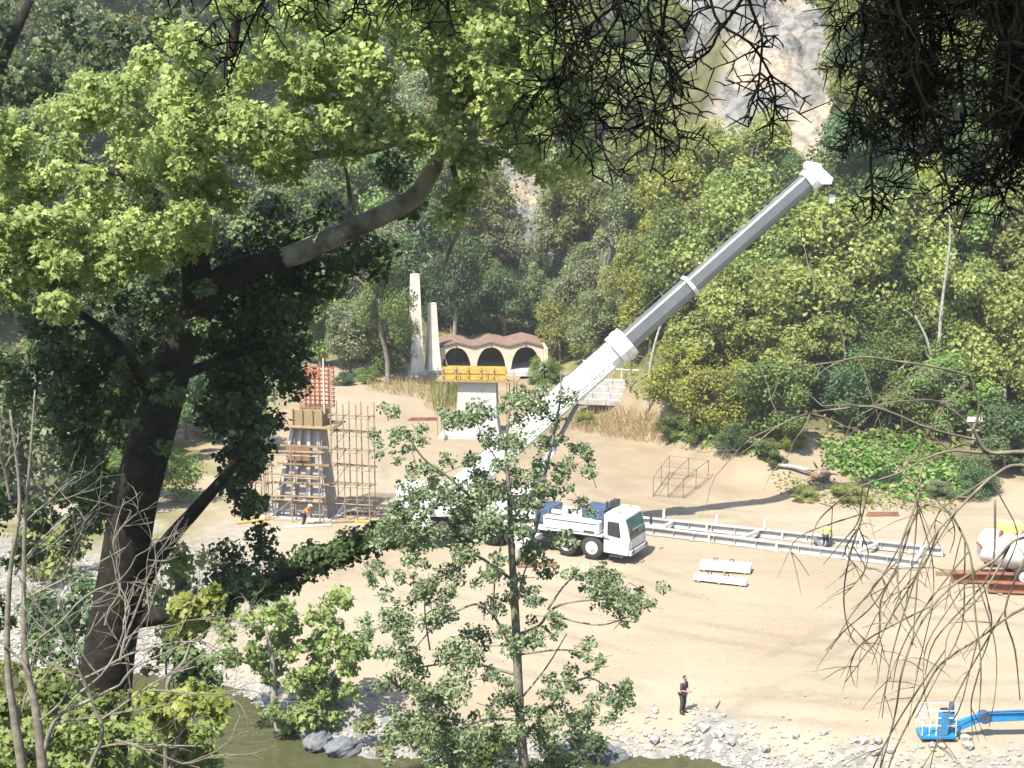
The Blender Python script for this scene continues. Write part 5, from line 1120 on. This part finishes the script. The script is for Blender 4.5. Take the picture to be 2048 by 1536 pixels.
# ---- bare shrubs and branches
def twigs(mb, p, d, L, r, depth, Y, droop=0.0, wander=.35, split=(2, 3)):
    """recursive bare twig"""
    n = 5; pts = [p]; dd = d.copy()
    for k in range(n):
        dd = (dd + Vector((random.gauss(0, wander), random.gauss(0, wander * .5), random.gauss(0, wander) - droop)) * .35).normalized(); pts.append(pts[-1] + dd * L / n)
    mb.tube(smooth_path(pts, 2), lerp_list([r, r * .5], 2 * n + 1), 5 if r > .012 else 4, False)
    if depth > 0:
        for _ in range(random.randint(*split)):
            i = random.randint(1, n); a = (dd + Vector((random.uniform(-1, 1), random.uniform(-.5, .5), random.uniform(-.6, .9))) * .9).normalized()
            twigs(mb, pts[i], a, L * random.uniform(.45, .75), r * .58, depth - 1, Y, droop, wander, split)
def bare_shrub():
    Y = 14.0
    b = P(70, 1720, Y); b.z = tz(b.x, b.y) - .1; e = empty('bare_shrub', b, 0, 'leafless grey shrub with tangled twigs in front of the dark trunk', 'shrub')
    for pts, rp in [([(55, 1720), (48, 1560), (30, 1440), (15, 1320), (20, 1150), (40, 1000), (20, 820)], [13, 12, 9, 7, 5, 4, 2]), ([(95, 1720), (88, 1560), (72, 1420), (55, 1340), (48, 1250), (50, 1050), (62, 900), (70, 780)], [13, 12, 9, 7, 6, 4, 3, 1.5]),
                    ([(75, 1560), (110, 1440), (180, 1400), (240, 1370)], [6, 5, 4, 2]), ([(160, 1760), (175, 1560), (205, 1470), (190, 1420), (160, 1350)], [6, 5, 4, 3, 2])]:
        mb = MB(); px_tube(mb, pts, Y, rp, 7); mb.build('stem', 'bark_grey', e, True, True)
    mb = MB()
    for (x, y, dx, dz, L) in [(40, 1430, .5, .8, 1.3), (80, 1440, .8, .6, 1.4), (50, 1300, .7, .5, 1.1), (45, 1200, .8, .6, 1.2), (40, 1060, .6, .8, 1.0), (60, 1350, -.4, .9, .9), (200, 1440, .7, .5, 1.1), (240, 1370, .6, .7, .9), (240, 1320, .3, .9, 1.0), (180, 1500, .9, .2, 1.2), (190, 1420, -.2, .9, 1.0), (100, 1450, .9, -.1, 1.2), (30, 1150, .4, .9, .8), (130, 1420, .5, .9, 1.2), (250, 1300, .5, .5, .9), (210, 1250, .4, .8, .9), (160, 1360, .8, .4, 1.2), (20, 1000, .3, .9, .8), (300, 1380, .9, -.2, .9), (230, 1480, .8, -.4, .9)]:
        twigs(mb, P(x, y, Y + random.uniform(-.5, .5)), Vector((dx, random.uniform(-.3, .3), dz)).normalized(), L, .013, 3, Y, 0, .5)
    tag(mb.build('twigs', 'bark_grey', e, False, True), kind='stuff')
bare_shrub()
def bare_tree():
    Y = 10.5; b = P(2420, 2300, Y); b.z = tz(b.x, b.y) - .2
    src = []
    e = empty('bare_tree', b, 0, 'leafless tree reaching in from the right edge with arching drooping twigs', 'tree')
    mb = MB(); q = [b, P(2420, 1900, Y), P(2380, 1300, Y), P(2320, 1000, Y), P(2280, 700, Y)]; sm = smooth_path(q, 4); mb.tube(sm, lerp_list([.11, .10, .08, .06, .03], len(sm)), 9); mb.build('trunk', 'bark_grey', e, True, True)
    for pts, rp in [([(2330, 1010), (2200, 930), (2060, 905), (1980, 905), (1955, 875), (1945, 855)], [16, 13, 10, 8, 7, 6]), ([(1948, 860), (1958, 812), (1940, 760), (1928, 748), (1860, 732), (1790, 722), (1735, 714), (1690, 720), (1645, 742), (1615, 775)], [6, 5, 5, 4.5, 4, 4, 3.5, 3, 2.2, 1.2]),
                    ([(1960, 880), (1900, 868), (1840, 850), (1790, 828), (1740, 813), (1690, 817), (1620, 826), (1560, 850), (1520, 880), (1480, 908)], [6, 5, 5, 4.5, 4.5, 4, 3.5, 3, 2, 1.2]), ([(1945, 858), (1915, 828), (1880, 808), (1840, 802), (1790, 803), (1745, 812)], [4, 4, 3.5, 3, 2.5, 2]),
                    ([(2060, 906), (1960, 905), (1900, 902), (1850, 918), (1800, 945), (1740, 965), (1690, 985)], [8, 6, 5, 4, 3.5, 2.5, 1.4]), ([(2150, 960), (2040, 930), (1990, 950), (1950, 985), (1905, 1030), (1870, 1070), (1840, 1130), (1832, 1200), (1825, 1290)], [9, 7, 6, 6, 5, 4.5, 4, 3, 2]),
                    ([(1905, 1032), (1930, 1080), (1944, 1130), (1950, 1220), (1962, 1330), (1958, 1430)], [5, 4.5, 4, 3.5, 3, 1.5]), ([(2200, 1100), (2048, 1075), (1990, 1120), (1900, 1175), (1840, 1250), (1805, 1340), (1790, 1430), (1760, 1540)], [9, 7, 6, 5.5, 5, 4.5, 4, 3]),
                    ([(2200, 1170), (2050, 1215), (1960, 1275), (1880, 1330), (1840, 1400), (1790, 1500), (1770, 1560)], [8, 6, 5, 5, 4.5, 4, 3]), ([(1850, 918), (1838, 960), (1835, 1000), (1805, 1080), (1795, 1160), (1810, 1230), (1835, 1275), (1850, 1310)], [4, 4, 4, 4, 3.5, 3, 2, 1]), ([(1740, 965), (1732, 1000), (1722, 1040), (1700, 1110), (1688, 1180), (1692, 1240), (1710, 1285), (1750, 1310)], [3.5, 3.5, 3.5, 3.5, 3, 3, 2, 1]),
                    ([(1905, 1030), (1860, 1010), (1830, 1030), (1800, 1120), (1762, 1200), (1758, 1270), (1730, 1310), (1690, 1365)], [4, 4, 4, 4, 4, 3.5, 3, 2]), ([(1990, 1000), (1985, 1130), (1940, 1200), (1870, 1280), (1850, 1350)], [5, 4, 3.5, 3, 1.5]), ([(2020, 1090), (1970, 1180), (1900, 1260), (1890, 1330)], [5, 4, 3, 1.5]), ([(2048, 1120), (2010, 1220), (2030, 1300), (2040, 1400)], [5, 4, 3.5, 2])]:
        mb = MB(); n = len(pts); dy = random.uniform(-.6, .6); src += px_tube(mb, [(x, y, dy * i / n) for i, (x, y) in enumerate(pts)], Y, [.52 * v for v in rp], 6, 4)[3:]; mb.build('branch', 'twig', e, True, True)
    mb = MB()
    low = [p for p in src if p.z < P(1024, 930, Y).z and p.z > P(1024, 1330, Y).z]
    for k in range(34):
        p = random.choice(low); s_ = S(Y); L = random.uniform(160, 420) / s_; c = random.uniform(-170, 120) / s_; k2 = random.uniform(-60, 60) / s_
        if p.x < P(1790, 1000, Y).x: L *= .5
        q = [p, p + Vector((c * .25 + k2 * .5, .05, -L * .22)), p + Vector((c * .55 + k2, .1, -L * .5)), p + Vector((c * .85 + k2 * .6, .1, -L * .76)), p + Vector((c, .1, -L))]
        sm = smooth_path(q, 3); r0 = random.uniform(1.1, 2.1); mb.tube(sm, [r / S(Y) for r in lerp_list([r0, r0 * .9, r0 * .5], len(sm))], 4, False)
        for _ in range(3):
            s = random.choice(sm[2:-1]); v = Vector((random.uniform(-1, 1), random.uniform(-.4, .4), random.uniform(-1, .1))).normalized() * random.uniform(.12, .35); mb.tube([s, s + v * .5 + Vector((0, 0, -.01)), s + v + Vector((0, 0, -.05))], [.0045, .0035, .002], 3, False)
    for (x, y) in [(1740, 813), (1690, 720), (1860, 732), (1560, 850), (1620, 826), (1945, 760), (1790, 803), (1880, 810), (1840, 850), (1800, 945), (1900, 900), (1715, 716)]:
        for _ in range(2): twigs(mb, P(x, y, Y), Vector((random.uniform(-.9, .5), 0, random.uniform(-.8, .6))).normalized(), random.uniform(.3, .6), .006, 1, Y, .2, .4, (1, 2))
    tag(mb.build('twigs', 'twig', e, False, True), kind='stuff')
bare_tree()
def conifer():
    Y = 7.5; b = P(2500, 2400, Y); b.z = tz(b.x, b.y) - .2
    e = empty('conifer', b, 0, 'shade-darkened conifer hanging drooping spiky branches across the top of the view', 'tree')
    mb = MB(); q = [b, P(2500, 1500, Y), P(2480, 500, Y), P(2440, -400, Y), P(2400, -1200, Y)]; sm = smooth_path(q, 4); mb.tube(sm, lerp_list([.22, .2, .17, .13, .08], len(sm)), 10); mb.build('trunk', 'conifer_bark', e, True, True)
    for pts, rp in [([(2470, -150), (2200, -230), (1900, -240), (1500, -200), (1100, -160), (700, -130), (350, -110)], [40, 34, 28, 22, 17, 12, 6]), ([(2470, -500), (2200, -560), (1900, -500), (1500, -430), (1200, -400)], [40, 32, 24, 16, 8]), ([(2470, 100), (2300, 0), (2150, -60), (1950, -80)], [30, 24, 18, 10])]:
        mb = MB(); px_tube(mb, pts, Y, rp, 8); mb.build('limb', 'conifer_bark', e, True, True)
    mb = MB(); nd = MB(); RR = random.Random(4)
    def spurs(sm, s, n, ln, r):
        for k in range(n):
            i = RR.randint(0, len(sm) - 2); p = sm[i].lerp(sm[i + 1], RR.random()); ax = (sm[i + 1] - sm[i]).normalized()
            o = ax.orthogonal().normalized(); o.rotate(Matrix.Rotation(RR.uniform(0, 6.283), 3, ax)); o = (o + ax * RR.uniform(0, .7)).normalized(); l = RR.uniform(*ln) / s
            b = Vector((RR.gauss(0, .22), 0, RR.gauss(0, .28))) * l
            nd.tube([p, p + o * l * .5 + b * .35, p + o * l + b], [r * 1.1 / s, r * .95 / s, r * .5 / s], 3, False)
    def frond(x, y, L, dx, dens, Yo, r0=4.2, ln=(18, 42), side=1.0, wd=15):
        """a hanging branch, crooked, with arching side shoots that carry short spurs"""
        n = max(4, int(L / 45)); pts = []; cx, cy = x, y; ww = 0
        for k in range(n + 1):
            pts.append((cx, cy)); ww = ww * .6 + RR.gauss(0, wd); cy += L / n * RR.uniform(.8, 1.15); cx += dx / n + ww
        s = S(Y + Yo); sm = smooth_path([P(a, b_, Y + Yo) for a, b_ in pts], 3); mb.tube(sm, [v / s for v in lerp_list([r0, r0 * .7, r0 * .4], len(sm))], 4, False)
        spurs(sm, s, int(L * dens * .5), ln, 1.9)
        for k in range(int(L / 30 * side)):
            i = RR.randint(1, len(sm) - 2); d = Vector((RR.choice((-1, 1)) * RR.uniform(.6, 1), RR.uniform(-.6, .6), RR.uniform(-.5, .35))).normalized(); l = RR.uniform(45, 105) / s; q = [sm[i]]
            for j in range(4): d = (d + Vector((RR.gauss(0, .25), RR.gauss(0, .2), RR.gauss(-.22, .25)))).normalized(); q.append(q[-1] + d * l / 4)
            q = smooth_path(q, 2); mb.tube(q, [v / s for v in lerp_list([2.6, 1.9, 1.2], len(q))], 4, False); spurs(q, s, int(l * s * dens * 1.1), ln, 1.7)
    for k in range(9): x = RR.uniform(380, 680); frond(x, RR.uniform(-150, -80), RR.uniform(90, 170) + (50 if 570 < x < 640 else 0), RR.uniform(-30, 30), .12, RR.uniform(-.6, .6))
    for k in range(7): x = RR.uniform(680, 1060); frond(x, RR.uniform(-170, -100), RR.uniform(90, 170), RR.uniform(-30, 30), .10, RR.uniform(-.6, .6), 3)
    for k in range(14):
        x = 1085 + 30 * k + RR.uniform(-14, 14); c = 1 - abs(x - 1330) / 420; frond(x, RR.uniform(-200, -120), RR.uniform(270, 380) + 190 * c, RR.uniform(-60, 60), .062, RR.uniform(-.9, .9), 4.6, (22, 50), 1.0)
    for k in range(40):
        x = RR.choice((RR.uniform(1770, 1850), RR.uniform(1850, 2100), RR.uniform(2010, 2100))); c = (1 - abs(x - 1800) / 80) if x < 1880 else (.55 if x > 2005 else -.3)
        frond(x, RR.uniform(-260, -120), RR.uniform(250, 320) + 300 * max(c, -.35), RR.uniform(-15, 35), .19, RR.uniform(-1.0, 1.0), 6, (20, 48), 1.5 if c < .3 else .9, 8)
    for k in range(12): frond(RR.uniform(1990, 2090), RR.uniform(60, 180), RR.uniform(200, 300), RR.uniform(-30, 20), .15, RR.uniform(-.6, .6))
    for k in range(14): frond(RR.uniform(300, 2200), RR.uniform(-600, -420), RR.uniform(240, 420), RR.uniform(-60, 60), .10, RR.uniform(-1, 1))  # unseen fronds above the view, added to shade those below
    tag(mb.build('branchlets', 'conifer_bark', e, False, True), kind='stuff'); o = nd.build('needles', 'needle', e, False, True); tag(o, kind='stuff')
    at = o.data.attributes.new('v', 'FLOAT', 'FACE'); at.data.foreach_set('value', rng.random(len(o.data.polygons)).astype(np.float32))
conifer()



# ================================================================ HAZE
def haze():
    m = bpy.data.materials.new('haze'); m.use_nodes = True; t = m.node_tree; t.nodes.clear()
    v = N(t, 'ShaderNodeVolumePrincipled'); v.inputs['Density'].default_value = .0003; v.inputs['Color'].default_value = (.94, .95, .95, 1); v.inputs['Anisotropy'].default_value = .2
    o = N(t, 'ShaderNodeOutputMaterial'); t.links.new(v.outputs[0], o.inputs['Volume'])
    mb = MB(); mb.box((0, 122, 100), (312, 318, 216)); tag(mb.build('haze', m), 'thin summer haze filling the valley air', 'haze', kind='stuff')
haze()
